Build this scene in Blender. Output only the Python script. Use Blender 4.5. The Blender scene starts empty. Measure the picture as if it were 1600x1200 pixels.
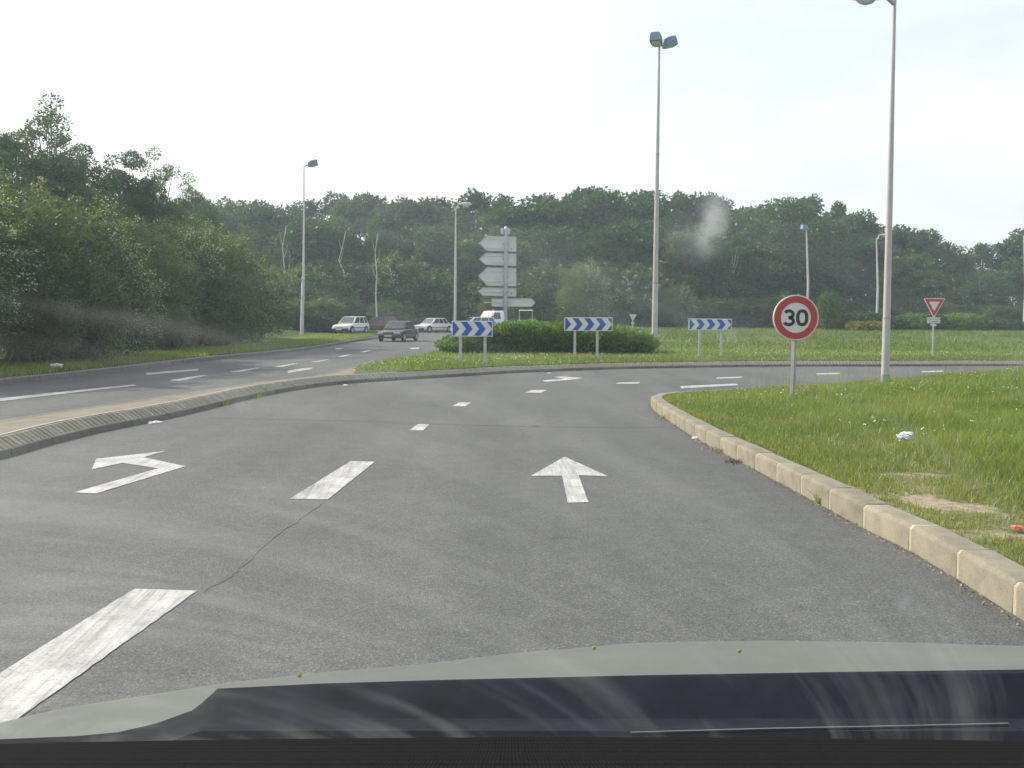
import bpy, bmesh, math, random
import numpy as np
from mathutils import Vector, Matrix
from mathutils.geometry import delaunay_2d_cdt

S = bpy.context.scene
COL = S.collection
R = math.radians

# ------------------------------------------------------------------ camera
FPX, CX, CY = 1617.0, 800.0, 600.0            # focal length and centre in photograph pixels (1600 x 1200)
EYE = Vector((0.0, 0.0, 1.30))
cam_d = bpy.data.cameras.new('camera')
cam_d.sensor_width = 36.0
cam_d.lens = 36.0 * FPX / 1600.0
cam_d.clip_start, cam_d.clip_end = 0.05, 3000.0
cam = bpy.data.objects.new('camera', cam_d)
COL.objects.link(cam)
CAM_R = Matrix.Rotation(R(90 - 3.36), 3, 'X') @ Matrix.Rotation(R(0.3), 3, 'Z')
cam.matrix_world = Matrix.Translation(EYE) @ CAM_R.to_4x4()
S.camera = cam

# ------------------------------------------------------------------ sky, sun, exposure
SUN_AZ, SUN_EL = 62.0, 34.0                   # degrees left of straight ahead, height
w = bpy.data.worlds.new('World')
S.world = w
w.use_nodes = True
nt = w.node_tree
nt.nodes.clear()
out = nt.nodes.new('ShaderNodeOutputWorld')
bg = nt.nodes.new('ShaderNodeBackground')
sky = nt.nodes.new('ShaderNodeTexSky')
sky.sky_type = 'NISHITA'
sky.sun_disc = False
sky.sun_elevation = R(SUN_EL)
sky.sun_rotation = R(-SUN_AZ)
sky.air_density = 1.0
sky.dust_density = 4.0
sky.ozone_density = 1.0
# thin high veil of cloud over the whole sky
tc = nt.nodes.new('ShaderNodeTexCoord')
mp = nt.nodes.new('ShaderNodeMapping')
mp.inputs['Scale'].default_value = (1.6, 1.6, 5.0)
no = nt.nodes.new('ShaderNodeTexNoise')
no.inputs['Scale'].default_value = 2.2
no.inputs['Detail'].default_value = 6.0
no.inputs['Roughness'].default_value = 0.55
cr = nt.nodes.new('ShaderNodeMapRange')
cr.inputs['From Min'].default_value = 0.40
cr.inputs['From Max'].default_value = 0.72
cr.inputs['To Min'].default_value = 0.36
cr.inputs['To Max'].default_value = 0.52
mx = nt.nodes.new('ShaderNodeMixRGB')
mx.inputs[2].default_value = (10.2, 10.5, 10.7, 1)
nt.links.new(tc.outputs['Generated'], mp.inputs['Vector'])
nt.links.new(mp.outputs[0], no.inputs['Vector'])
nt.links.new(no.outputs['Fac'], cr.inputs['Value'])
nt.links.new(cr.outputs[0], mx.inputs[0])
nt.links.new(sky.outputs[0], mx.inputs[1])
nt.links.new(mx.outputs[0], bg.inputs['Color'])
bg.inputs['Strength'].default_value = 0.10
nt.links.new(bg.outputs[0], out.inputs['Surface'])

sun_d = bpy.data.lights.new('sun', 'SUN')
sun_d.energy = 2.6
sun_d.angle = R(0.8)
sun_d.color = (1.0, 0.93, 0.80)
sun = bpy.data.objects.new('sun', sun_d)
COL.objects.link(sun)
SUN_DIR = Vector((-math.sin(R(SUN_AZ)) * math.cos(R(SUN_EL)), math.cos(R(SUN_AZ)) * math.cos(R(SUN_EL)), math.sin(R(SUN_EL))))
sun.rotation_euler = SUN_DIR.to_track_quat('Z', 'Y').to_euler()
sun.location = (0, 0, 60)

S.view_settings.view_transform = 'Standard'
S.view_settings.look = 'None'
S.view_settings.gamma = 1.0
S.view_settings.use_curve_mapping = False
S.view_settings.exposure = 0.80
S.render.engine = 'CYCLES'
S.cycles.max_bounces = 6
S.cycles.diffuse_bounces = 3
S.cycles.glossy_bounces = 3
S.cycles.transmission_bounces = 4
S.cycles.transparent_max_bounces = 8
S.cycles.volume_bounces = 1
S.cycles.use_denoising = True
HAZE_DENSITY = 0.0008

# ------------------------------------------------------------------ helpers
rng = np.random.default_rng(7)
random.seed(7)


def sstep(t):
    t = np.clip(t, 0, 1)
    return t * t * (3 - 2 * t)


def T(x, y):
    """height of the road level"""
    return 0.42 * sstep((y - 50) / 55.0) + 5.0 * sstep((y - 104) / 120.0) + 1.0 * sstep((-x - 24) / 40.0)


def ray(px, py):
    return (CAM_R @ Vector(((px - CX) / FPX, -(py - CY) / FPX, -1.0))).normalized()


def W(px, py, dz=0.0, f=T):
    """where the line of sight through a photograph pixel meets the ground f + dz"""
    d = ray(px, py)
    t, step = 2.0, 0.25
    while t < 900:
        p = EYE + d * t
        if p.z < f(p.x, p.y) + dz:
            lo, hi = t - step, t
            for _ in range(30):
                m = (lo + hi) / 2
                p = EYE + d * m
                if p.z < f(p.x, p.y) + dz:
                    hi = m
                else:
                    lo = m
            return EYE + d * hi
        step = 0.1 + t * 0.01
        t += step
    return EYE + d * t


def AT(px, py, Y):
    """the point seen at a pixel at depth Y"""
    d = ray(px, py)
    return EYE + d * (Y / d.y)


def tag(o, label=None, cat=None, group=None, kind=None):
    if label:
        o['label'] = label
    if cat:
        o['category'] = cat
    if group:
        o['group'] = group
    if kind:
        o['kind'] = kind
    return o


def empty(name, loc=(0, 0, 0), rz=0.0, label=None, cat=None, group=None):
    o = bpy.data.objects.new(name, None)
    o.empty_display_size = 0.2
    COL.objects.link(o)
    o.location = loc
    o.rotation_euler = (0, 0, rz)
    return tag(o, label, cat, group)


def link(name, me, parent=None, mat=None):
    o = bpy.data.objects.new(name, me)
    COL.objects.link(o)
    if parent is not None:
        o.parent = parent
    if mat is not None and not me.materials:
        me.materials.append(mat)
    return o


def copy_tree(o, parent=None):
    c = o.copy()
    COL.objects.link(c)
    if parent is not None:
        c.parent = parent
    for ch in list(o.children):
        copy_tree(ch, c)
    return c


def np_mesh(name, verts, faces, smooth=False):
    """verts (n,3); faces (m,k) of one size"""
    me = bpy.data.meshes.new(name)
    verts = np.asarray(verts, dtype=np.float32)
    faces = np.asarray(faces, dtype=np.int32)
    m, k = faces.shape
    me.vertices.add(len(verts))
    me.vertices.foreach_set('co', verts.ravel())
    me.loops.add(m * k)
    me.loops.foreach_set('vertex_index', faces.ravel())
    me.polygons.add(m)
    me.polygons.foreach_set('loop_start', np.arange(0, m * k, k, dtype=np.int32))
    me.polygons.foreach_set('loop_total', np.full(m, k, dtype=np.int32))
    if smooth:
        me.polygons.foreach_set('use_smooth', np.ones(m, dtype=bool))
    me.update(calc_edges=True)
    return me


class MB:
    """collects shapes and links them as one mesh object"""

    def __init__(self):
        self.v, self.f = [], []

    def add(self, vs, fs):
        b = len(self.v)
        self.v += [tuple(v) for v in vs]
        self.f += [tuple(b + i for i in f) for f in fs]
        return self

    def box(self, c, s, rz=0.0, m=None):
        x, y, z = s[0] / 2, s[1] / 2, s[2] / 2
        vs = [Vector((a, b, d)) for a in (-x, x) for b in (-y, y) for d in (-z, z)]
        M = Matrix.Translation(c) @ (m.to_4x4() if m is not None else Matrix.Rotation(rz, 4, 'Z'))
        return self.add([M @ v for v in vs], [(0, 1, 3, 2), (4, 6, 7, 5), (0, 4, 5, 1), (2, 3, 7, 6), (0, 2, 6, 4), (1, 5, 7, 3)])

    def tube(self, pts, rad, n=10, cap=True, sx=1.0):
        pts = [Vector(p) for p in pts]
        if not hasattr(rad, '__len__'):
            rad = [rad] * len(pts)
        rings, vs, fs = [], [], []
        up = None
        for i, p in enumerate(pts):
            t = (pts[min(i + 1, len(pts) - 1)] - pts[max(i - 1, 0)]).normalized()
            if up is None:
                up = Vector((1, 0, 0)) if abs(t.x) < 0.9 else Vector((0, 1, 0))
            a = (up - t * up.dot(t)).normalized()
            up = a
            b = t.cross(a)
            for k in range(n):
                g = 2 * math.pi * k / n
                vs.append(p + (a * math.cos(g) * sx + b * math.sin(g)) * rad[i])
        for i in range(len(pts) - 1):
            for k in range(n):
                fs.append((i * n + k, i * n + (k + 1) % n, (i + 1) * n + (k + 1) % n, (i + 1) * n + k))
        if cap:
            fs.append(tuple(range(n - 1, -1, -1)))
            fs.append(tuple((len(pts) - 1) * n + k for k in range(n)))
        return self.add(vs, fs)

    def prism(self, poly, y0, y1, M=None):
        """polygon in local x,z extruded along local y"""
        n = len(poly)
        vs = [Vector((p[0], y0, p[1])) for p in poly] + [Vector((p[0], y1, p[1])) for p in poly]
        if M is not None:
            vs = [M @ v for v in vs]
        fs = [tuple(range(n)), tuple(range(2 * n - 1, n - 1, -1))]
        fs += [(i, n + i, n + (i + 1) % n, (i + 1) % n) for i in range(n)]
        return self.add(vs, fs)

    def loft(self, rings, cap=True, closed=True):
        n = len(rings[0])
        vs = [v for r in rings for v in r]
        fs = []
        for i in range(len(rings) - 1):
            for k in range(n if closed else n - 1):
                fs.append((i * n + k, i * n + (k + 1) % n, (i + 1) * n + (k + 1) % n, (i + 1) * n + k))
        if cap and closed:
            fs.append(tuple(range(n - 1, -1, -1)))
            fs.append(tuple((len(rings) - 1) * n + k for k in range(n)))
        return self.add(vs, fs)

    def lathe(self, prof, c=(0, 0, 0), axis='Y', n=32, cap=True):
        """profile of (radius, height) turned round an axis"""
        vs, fs = [], []
        c = Vector(c)
        for r, h in prof:
            for k in range(n):
                g = 2 * math.pi * k / n
                a, b = r * math.cos(g), r * math.sin(g)
                vs.append(c + (Vector((a, h, b)) if axis == 'Y' else Vector((a, b, h)) if axis == 'Z' else Vector((h, a, b))))
        for i in range(len(prof) - 1):
            for k in range(n):
                fs.append((i * n + k, i * n + (k + 1) % n, (i + 1) * n + (k + 1) % n, (i + 1) * n + k))
        if cap and prof[0][0] > 1e-5:
            fs.append(tuple(range(n - 1, -1, -1)))
        if cap and prof[-1][0] > 1e-5:
            fs.append(tuple((len(prof) - 1) * n + k for k in range(n)))
        return self.add(vs, fs)

    def mesh(self, name, mat, smooth=None, bevel=0.0, seg=2):
        bm = bmesh.new()
        vs = [bm.verts.new(v) for v in self.v]
        for f in self.f:
            try:
                bm.faces.new([vs[i] for i in f])
            except ValueError:
                pass
        bmesh.ops.recalc_face_normals(bm, faces=bm.faces)
        if bevel > 0:
            es = [e for e in bm.edges if len(e.link_faces) == 2 and e.calc_face_angle(0) > R(25)]
            bmesh.ops.bevel(bm, geom=es, offset=bevel, segments=seg, profile=0.5, affect='EDGES', clamp_overlap=True)
        me = bpy.data.meshes.new(name)
        bm.to_mesh(me)
        bm.free()
        if smooth is not None:
            me.polygons.foreach_set('use_smooth', np.ones(len(me.polygons), dtype=bool))
            me.set_sharp_from_angle(angle=R(smooth))
        if mat:
            me.materials.append(mat)
        return me

    def build(self, name, mat, parent=None, smooth=None, bevel=0.0, seg=2):
        return link(name, self.mesh(name, mat, smooth, bevel, seg), parent)


# ------------------------------------------------------------------ materials
def newmat(name):
    m = bpy.data.materials.new(name)
    m.use_nodes = True
    m.node_tree.nodes.clear()
    o = m.node_tree.nodes.new('ShaderNodeOutputMaterial')
    return m, m.node_tree, o


def N(nt, kind, **kw):
    n = nt.nodes.new('ShaderNode' + kind)
    for k, v in kw.items():
        if k in n.inputs:
            n.inputs[k].default_value = v
        else:
            setattr(n, k, v)
    return n


def coords(nt, scale=(1, 1, 1), which='Object'):
    t = N(nt, 'TexCoord')
    m = N(nt, 'Mapping')
    m.inputs['Scale'].default_value = scale
    nt.links.new(t.outputs[which], m.inputs['Vector'])
    return m.outputs[0]


def noise(nt, vec, scale, detail=4, rough=0.5):
    n = N(nt, 'TexNoise', Scale=scale, Detail=detail, Roughness=rough)
    nt.links.new(vec, n.inputs['Vector'])
    return n.outputs['Fac']


def ramp(nt, fac, stops):
    r = N(nt, 'ValToRGB')
    el = r.color_ramp.elements
    while len(el) < len(stops):
        el.new(0.5)
    for e, (p, c) in zip(el, stops):
        e.position = p
        e.color = (*c, 1) if len(c) == 3 else c
    nt.links.new(fac, r.inputs[0])
    return r.outputs[0]


def mixc(nt, fac, a, b, mode='MIX'):
    m = N(nt, 'MixRGB', blend_type=mode)
    for i, v in ((0, fac), (1, a), (2, b)):
        if hasattr(v, 'node'):
            nt.links.new(v, m.inputs[i])
        else:
            m.inputs[i].default_value = v if i == 0 else (*v, 1)
    return m.outputs[0]


def bump(nt, h, strength, dist):
    b = N(nt, 'Bump', Strength=strength, Distance=dist)
    nt.links.new(h, b.inputs['Height'])
    return b.outputs[0]


def plain(name, col, rough=0.5, metal=0.0, var=0.12, scale=6.0, coat=0.0, spec=0.5):
    """a painted or moulded surface with slight uneven tone and gloss"""
    m, nt, o = newmat(name)
    p = N(nt, 'BsdfPrincipled', Roughness=rough, Metallic=metal)
    p.inputs['Coat Weight'].default_value = coat
    p.inputs['Specular IOR Level'].default_value = spec
    v = coords(nt)
    f = noise(nt, v, scale, 5, 0.6)
    lo = tuple(c * (1 - var) for c in col)
    hi = tuple(min(1, c * (1 + var)) for c in col)
    nt.links.new(ramp(nt, f, [(0.3, lo), (0.7, hi)]), p.inputs['Base Color'])
    r = N(nt, 'MapRange')
    r.inputs['To Min'].default_value = max(0.02, rough - 0.08)
    r.inputs['To Max'].default_value = min(1, rough + 0.1)
    nt.links.new(noise(nt, v, scale * 3, 3), r.inputs['Value'])
    nt.links.new(r.outputs[0], p.inputs['Roughness'])
    nt.links.new(p.outputs[0], o.inputs['Surface'])
    return m


def leafmat(name, dark, light, trans=0.4, dry=None):
    m, nt, o = newmat(name)
    g = N(nt, 'NewGeometry')
    oi = N(nt, 'ObjectInfo')
    v = coords(nt)
    n1 = noise(nt, v, 0.55, 3)
    add = N(nt, 'Math', operation='MULTIPLY_ADD')
    nt.links.new(g.outputs['Random Per Island'], add.inputs[0])
    add.inputs[1].default_value = 0.55
    nt.links.new(n1, add.inputs[2])
    add2 = N(nt, 'Math', operation='MULTIPLY_ADD')
    nt.links.new(oi.outputs['Random'], add2.inputs[0])
    add2.inputs[1].default_value = 0.45
    nt.links.new(add.outputs[0], add2.inputs[2])
    stops = [(0.45, dark), (0.95, light)] if dry is None else [(0.35, dark), (0.75, light), (0.97, dry)]
    dv = N(nt, 'Math', operation='MULTIPLY')
    dv.inputs[1].default_value = 0.72
    nt.links.new(add2.outputs[0], dv.inputs[0])
    c = ramp(nt, dv.outputs[0], stops)
    d = N(nt, 'BsdfDiffuse')
    t = N(nt, 'BsdfTranslucent')
    gl = N(nt, 'BsdfGlossy', Roughness=0.45)
    gl.inputs['Color'].default_value = (0.8, 0.9, 0.9, 1)
    nt.links.new(c, d.inputs['Color'])
    tcol = mixc(nt, 1.0, c, (1.25, 1.35, 0.55), 'MULTIPLY')
    nt.links.new(tcol, t.inputs['Color'])
    s = N(nt, 'MixShader')
    s.inputs[0].default_value = trans
    nt.links.new(d.outputs[0], s.inputs[1])
    nt.links.new(t.outputs[0], s.inputs[2])
    s2 = N(nt, 'MixShader')
    s2.inputs[0].default_value = 0.04
    nt.links.new(s.outputs[0], s2.inputs[1])
    nt.links.new(gl.outputs[0], s2.inputs[2])
    nt.links.new(s2.outputs[0], o.inputs['Surface'])
    return m


def asphalt():
    m, nt, o = newmat('asphalt')
    v = coords(nt)
    p = N(nt, 'BsdfPrincipled', Roughness=0.85)
    p.inputs['Specular IOR Level'].default_value = 0.35
    vo = N(nt, 'TexVoronoi', Scale=120.0)
    nt.links.new(v, vo.inputs['Vector'])
    stone = ramp(nt, vo.outputs['Color'], [(0.1, (0.092, 0.100, 0.099)), (0.5, (0.126, 0.132, 0.128)), (0.78, (0.151, 0.154, 0.146)), (0.98, (0.25, 0.240, 0.215))])
    gap = ramp(nt, vo.outputs['Distance'], [(0.25, (1, 1, 1)), (0.75, (0.62, 0.62, 0.62))])
    c = mixc(nt, 1.0, stone, gap, 'MULTIPLY')
    big = ramp(nt, noise(nt, v, 0.35, 6, 0.6), [(0.3, (0.84, 0.85, 0.87)), (0.7, (1.12, 1.11, 1.09))])
    c = mixc(nt, 1.0, c, big, 'MULTIPLY')
    med = ramp(nt, noise(nt, v, 5.5, 5, 0.65), [(0.3, (0.86, 0.86, 0.86)), (0.72, (1.1, 1.1, 1.1))])
    c = mixc(nt, 1.0, c, med, 'MULTIPLY')
    # wheel tracks: slightly darker and smoother bands along the lanes, and oily blotches
    wv = coords(nt, (1.15, 0.06, 1))
    tr = ramp(nt, noise(nt, wv, 1.0, 3, 0.5), [(0.38, (0.88, 0.885, 0.89)), (0.62, (1.07, 1.07, 1.065))])
    c = mixc(nt, 1.0, c, tr, 'MULTIPLY')
    ob = ramp(nt, noise(nt, v, 1.7, 4, 0.7), [(0.66, (1, 1, 1)), (0.76, (0.80, 0.80, 0.80))])
    c = mixc(nt, 1.0, c, ob, 'MULTIPLY')
    nt.links.new(c, p.inputs['Base Color'])
    h = mixc(nt, 0.5, vo.outputs['Distance'], noise(nt, v, 160, 2))
    nt.links.new(bump(nt, h, 0.55, 0.006), p.inputs['Normal'])
    nt.links.new(p.outputs[0], o.inputs['Surface'])
    return m


def paintmat(name, ang):
    """worn white road paint, streaked along the driving direction"""
    m, nt, o = newmat(name)
    t = N(nt, 'TexCoord')
    mpn = N(nt, 'Mapping')
    mpn.inputs['Rotation'].default_value = (0, 0, ang)
    mpn.inputs['Scale'].default_value = (1, 1, 1)
    nt.links.new(t.outputs['Object'], mpn.inputs['Vector'])
    mp2 = N(nt, 'Mapping')
    mp2.inputs['Scale'].default_value = (48, 1.3, 1)
    nt.links.new(mpn.outputs[0], mp2.inputs['Vector'])
    st = noise(nt, mp2.outputs[0], 1.0, 5, 0.6)
    fine = noise(nt, t.outputs['Object'], 60, 4, 0.6)
    c1 = ramp(nt, st, [(0.28, (0.20, 0.20, 0.19)), (0.42, (0.42, 0.42, 0.41)), (0.60, (0.53, 0.53, 0.51))])
    c2 = ramp(nt, fine, [(0.30, (0.55, 0.55, 0.55)), (0.48, (1, 1, 1))])
    c = mixc(nt, 1.0, c1, c2, 'MULTIPLY')
    c3 = ramp(nt, noise(nt, t.outputs['Object'], 3.2, 5, 0.65), [(0.34, (0.62, 0.62, 0.60)), (0.58, (1, 1, 1))])
    c = mixc(nt, 1.0, c, c3, 'MULTIPLY')
    mp3 = N(nt, 'Mapping')
    mp3.inputs['Scale'].default_value = (9, 0.35, 1)
    nt.links.new(mpn.outputs[0], mp3.inputs['Vector'])
    c4 = ramp(nt, noise(nt, mp3.outputs[0], 1.0, 3, 0.5), [(0.33, (0.60, 0.60, 0.60)), (0.45, (1, 1, 1))])
    c = mixc(nt, 1.0, c, c4, 'MULTIPLY')
    p = N(nt, 'BsdfPrincipled', Roughness=0.7)
    nt.links.new(c, p.inputs['Base Color'])
    nt.links.new(bump(nt, fine, 0.3, 0.003), p.inputs['Normal'])
    nt.links.new(p.outputs[0], o.inputs['Surface'])
    return m


def turf(name, a, b, c, soil=(0.30, 0.25, 0.17), attr=False):
    m, nt, o = newmat(name)
    v = coords(nt)
    p = N(nt, 'BsdfPrincipled', Roughness=0.95)
    p.inputs['Specular IOR Level'].default_value = 0.1
    f = noise(nt, v, 0.5, 6, 0.65)
    g = noise(nt, v, 14, 5, 0.7)
    mixf = mixc(nt, 0.55, f, g)
    col = ramp(nt, mixf, [(0.34, a), (0.5, b), (0.66, c)])
    if attr:
        at = N(nt, 'Attribute', attribute_name='soil')
        sc = ramp(nt, g, [(0.3, tuple(x * 0.75 for x in soil)), (0.7, tuple(x * 1.2 for x in soil))])
        rg = N(nt, 'Math', operation='MULTIPLY_ADD')
        nt.links.new(noise(nt, v, 9.0, 6, 0.75), rg.inputs[0])
        rg.inputs[1].default_value = 1.6
        rg.inputs[2].default_value = -0.85
        ad = N(nt, 'Math', operation='ADD')
        nt.links.new(rg.outputs[0], ad.inputs[0])
        nt.links.new(at.outputs['Fac'], ad.inputs[1])
        sf = N(nt, 'MapRange', interpolation_type='SMOOTHSTEP')
        sf.inputs['From Min'].default_value = 0.28
        sf.inputs['From Max'].default_value = 0.75
        nt.links.new(ad.outputs[0], sf.inputs['Value'])
        col = mixc(nt, sf.outputs[0], col, sc)
    nt.links.new(col, p.inputs['Base Color'])
    nt.links.new(bump(nt, g, 0.9, 0.05), p.inputs['Normal'])
    nt.links.new(p.outputs[0], o.inputs['Surface'])
    return m


def stonemat(name, col, dirt=(0.10, 0.095, 0.08), amount=0.5, scale=7.0):
    m, nt, o = newmat(name)
    oi = N(nt, 'ObjectInfo')
    v = coords(nt)
    p = N(nt, 'BsdfPrincipled', Roughness=0.9)
    p.inputs['Specular IOR Level'].default_value = 0.25
    f = noise(nt, v, scale, 6, 0.65)
    g = noise(nt, v, scale * 14, 3, 0.6)
    c = ramp(nt, f, [(0.25, tuple(col[i] * (1 - amount) + dirt[i] * amount for i in range(3))), (0.55, col), (0.8, tuple(min(1, x * 1.12) for x in col))])
    r = N(nt, 'MapRange')
    r.inputs['To Min'].default_value = 0.84
    r.inputs['To Max'].default_value = 1.10
    nt.links.new(oi.outputs['Random'], r.inputs['Value'])
    hs = N(nt, 'HueSaturation')
    nt.links.new(r.outputs[0], hs.inputs['Value'])
    nt.links.new(c, hs.inputs['Color'])
    sp = ramp(nt, g, [(0.3, (0.82, 0.82, 0.82)), (0.7, (1.08, 1.08, 1.08))])
    c = mixc(nt, 1.0, hs.outputs[0], sp, 'MULTIPLY')
    nt.links.new(c, p.inputs['Base Color'])
    nt.links.new(bump(nt, g, 0.5, 0.006), p.inputs['Normal'])
    nt.links.new(p.outputs[0], o.inputs['Surface'])
    return m


def barkmat(name, col, var=0.4):
    m, nt, o = newmat(name)
    v = coords(nt, (6, 6, 1.2))
    p = N(nt, 'BsdfPrincipled', Roughness=0.95)
    f = noise(nt, v, 3, 6, 0.7)
    nt.links.new(ramp(nt, f, [(0.3, tuple(c * (1 - var) for c in col)), (0.7, tuple(min(1, c * (1 + var)) for c in col))]), p.inputs['Base Color'])
    nt.links.new(bump(nt, f, 0.8, 0.03), p.inputs['Normal'])
    nt.links.new(p.outputs[0], o.inputs['Surface'])
    return m


def glassmat(name, col=(0.02, 0.025, 0.028)):
    m, nt, o = newmat(name)
    p = N(nt, 'BsdfPrincipled', Roughness=0.06)
    p.inputs['Base Color'].default_value = (*col, 1)
    p.inputs['Specular IOR Level'].default_value = 0.7
    f = noise(nt, coords(nt), 3.0, 3)
    nt.links.new(ramp(nt, f, [(0.3, tuple(c * 0.7 for c in col)), (0.7, tuple(c * 1.4 for c in col))]), p.inputs['Base Color'])
    nt.links.new(p.outputs[0], o.inputs['Surface'])
    return m


M = {}
M['asphalt'] = asphalt()
M['paint'] = paintmat('worn_road_paint', 0.0)
M['paint_slant'] = paintmat('worn_road_paint_slanting', R(-4))
M['tar'] = plain('tar_seam', (0.092, 0.094, 0.093), 0.8)
M['turf_near'] = turf('turf_near', (0.055, 0.080, 0.022), (0.095, 0.125, 0.034), (0.16, 0.165, 0.065), (0.36, 0.30, 0.21), True)
M['turf_island'] = turf('turf_island', (0.062, 0.105, 0.022), (0.090, 0.135, 0.032), (0.13, 0.16, 0.05), (0.26, 0.23, 0.11), True)
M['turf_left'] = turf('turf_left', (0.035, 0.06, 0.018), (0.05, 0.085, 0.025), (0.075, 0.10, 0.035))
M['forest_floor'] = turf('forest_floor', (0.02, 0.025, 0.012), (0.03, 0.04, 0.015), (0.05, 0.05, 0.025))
M['kerb'] = stonemat('kerb_concrete', (0.258, 0.235, 0.178), (0.13, 0.118, 0.088), 0.6)
M['mortar'] = stonemat('kerb_mortar', (0.40, 0.36, 0.27), (0.22, 0.2, 0.15), 0.3)
M['kerb_grey'] = stonemat('grey_kerb_concrete', (0.20, 0.19, 0.165), (0.10, 0.10, 0.085), 0.6)
M['sett'] = stonemat('paving_sett', (0.31, 0.29, 0.23), (0.13, 0.12, 0.09), 0.5)
M['sett_joint'] = stonemat('sett_joint', (0.09, 0.085, 0.07), (0.05, 0.05, 0.03), 0.5)
M['edge_line'] = stonemat('pale_edging', (0.42, 0.40, 0.35), (0.25, 0.23, 0.19), 0.4)
M['median'] = stonemat('median_gravel', (0.25, 0.22, 0.17), (0.10, 0.09, 0.06), 0.6, 3.0)
M['galv'] = plain('galvanised_steel', (0.42, 0.44, 0.45), 0.5, 0.35, 0.12, 5)
M['galv_dark'] = plain('dark_steel', (0.30, 0.315, 0.32), 0.55, 0.3, 0.15, 5)  # darker tone of the galvanised steel, for the speed sign post and fittings
M['pole'] = plain('painted_pole', (0.42, 0.415, 0.395), 0.5, 0.0, 0.10, 3)
M['pole_far'] = plain('far_pole', (0.48, 0.48, 0.46), 0.55, 0.0, 0.10, 3)
M['lamp_blue'] = plain('lamp_housing', (0.13, 0.19, 0.25), 0.45, 0.2, 0.12, 4)
M['lamp_grey'] = plain('lamp_shell', (0.45, 0.46, 0.46), 0.4, 0.1, 0.1, 4)
M['lamp_bowl'] = plain('lamp_bowl', (0.62, 0.63, 0.60), 0.2, 0.0, 0.1, 4)
M['sign_white'] = plain('sign_white', (0.60, 0.61, 0.58), 0.4, 0.0, 0.06, 4)
M['sign_red'] = plain('sign_red', (0.40, 0.030, 0.030), 0.4, 0.0, 0.1, 5)
M['sign_blue'] = plain('sign_blue', (0.004, 0.080, 0.38), 0.4, 0.0, 0.12, 5)
M['sign_black'] = plain('sign_black', (0.012, 0.014, 0.015), 0.45)
M['sign_back'] = plain('sign_back', (0.60, 0.61, 0.59), 0.5, 0.15, 0.07, 3)
M['black'] = plain('black_plastic', (0.018, 0.018, 0.02), 0.55)
M['tyre'] = plain('tyre_rubber', (0.02, 0.02, 0.02), 0.8)
M['rim'] = plain('wheel_rim', (0.45, 0.46, 0.47), 0.35, 0.6)
M['car_white'] = plain('white_car_paint', (0.74, 0.75, 0.75), 0.3, 0.0, 0.04, 2, 0.5)
M['car_dark'] = plain('grey_green_car_paint', (0.035, 0.036, 0.033), 0.3, 0.2, 0.08, 2, 0.6)
M['car_red'] = plain('dark_red_car_paint', (0.20, 0.035, 0.025), 0.35, 0.0, 0.08, 2, 0.4)
M['car_silver'] = plain('silver_blue_car_paint', (0.52, 0.56, 0.66), 0.3, 0.3, 0.05, 2, 0.5)
M['car_blue'] = plain('pale_blue_car_paint', (0.36, 0.50, 0.56), 0.3, 0.2, 0.05, 2, 0.5)
M['glass'] = glassmat('car_glass', (0.055, 0.065, 0.07))
M['headlamp'] = plain('headlamp_lens', (0.62, 0.64, 0.64), 0.12, 0.2, 0.1, 9)
M['amber'] = plain('amber_lens', (0.55, 0.22, 0.04), 0.25)
M['plate'] = plain('number_plate', (0.55, 0.55, 0.5), 0.5)
M['bark'] = barkmat('bark', (0.085, 0.07, 0.052))
M['birch'] = barkmat('pale_birch_bark', (0.52, 0.50, 0.46), 0.25)
M['leaf_oak'] = leafmat('broadleaf_leaves', (0.018, 0.050, 0.022), (0.060, 0.120, 0.042))
M['leaf_light'] = leafmat('pale_broadleaf_leaves', (0.038, 0.084, 0.026), (0.094, 0.158, 0.048))
M['leaf_pine'] = leafmat('pine_needles', (0.012, 0.030, 0.016), (0.028, 0.055, 0.026), 0.15)
M['leaf_haw'] = leafmat('hawthorn_leaves', (0.037, 0.077, 0.024), (0.118, 0.172, 0.050), 0.46)
M['leaf_hedge'] = leafmat('hedge_leaves', (0.065, 0.135, 0.018), (0.19, 0.28, 0.045), 0.45)
M['leaf_yellow'] = leafmat('yellow_bush_leaves', (0.17, 0.15, 0.02), (0.30, 0.25, 0.04), 0.35)
M['leaf_bush'] = leafmat('bush_leaves', (0.020, 0.048, 0.020), (0.056, 0.104, 0.036), 0.36)
M['blossom'] = leafmat('white_blossom', (0.34, 0.345, 0.31), (0.56, 0.55, 0.50), 0.3)
M['blossom_pink'] = leafmat('pink_blossom', (0.36, 0.12, 0.14), (0.50, 0.22, 0.24), 0.3)
M['grass'] = leafmat('grass_blades', (0.080, 0.140, 0.020), (0.150, 0.235, 0.034), 0.5, (0.30, 0.28, 0.10))
M['meadow'] = leafmat('meadow_blades', (0.045, 0.092, 0.020), (0.095, 0.165, 0.032), 0.45, (0.20, 0.19, 0.07))
M['grass_dry'] = leafmat('dry_grass_blades', (0.090, 0.145, 0.026), (0.175, 0.225, 0.052), 0.5, (0.33, 0.29, 0.13))
M['petal'] = plain('white_petals', (0.75, 0.74, 0.66), 0.7)
M['litter'] = plain('white_plastic_film', (0.72, 0.75, 0.77), 0.35, 0.0, 0.1, 20)
M['litter_orange'] = plain('orange_packet', (0.55, 0.14, 0.04), 0.4)
M['straw'] = plain('dead_straw', (0.33, 0.25, 0.14), 0.9)
M['seed'] = plain('yellow_seed', (0.30, 0.28, 0.06), 0.8)
M['cardboard'] = plain('brown_leaf_litter', (0.12, 0.085, 0.05), 0.9)


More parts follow.
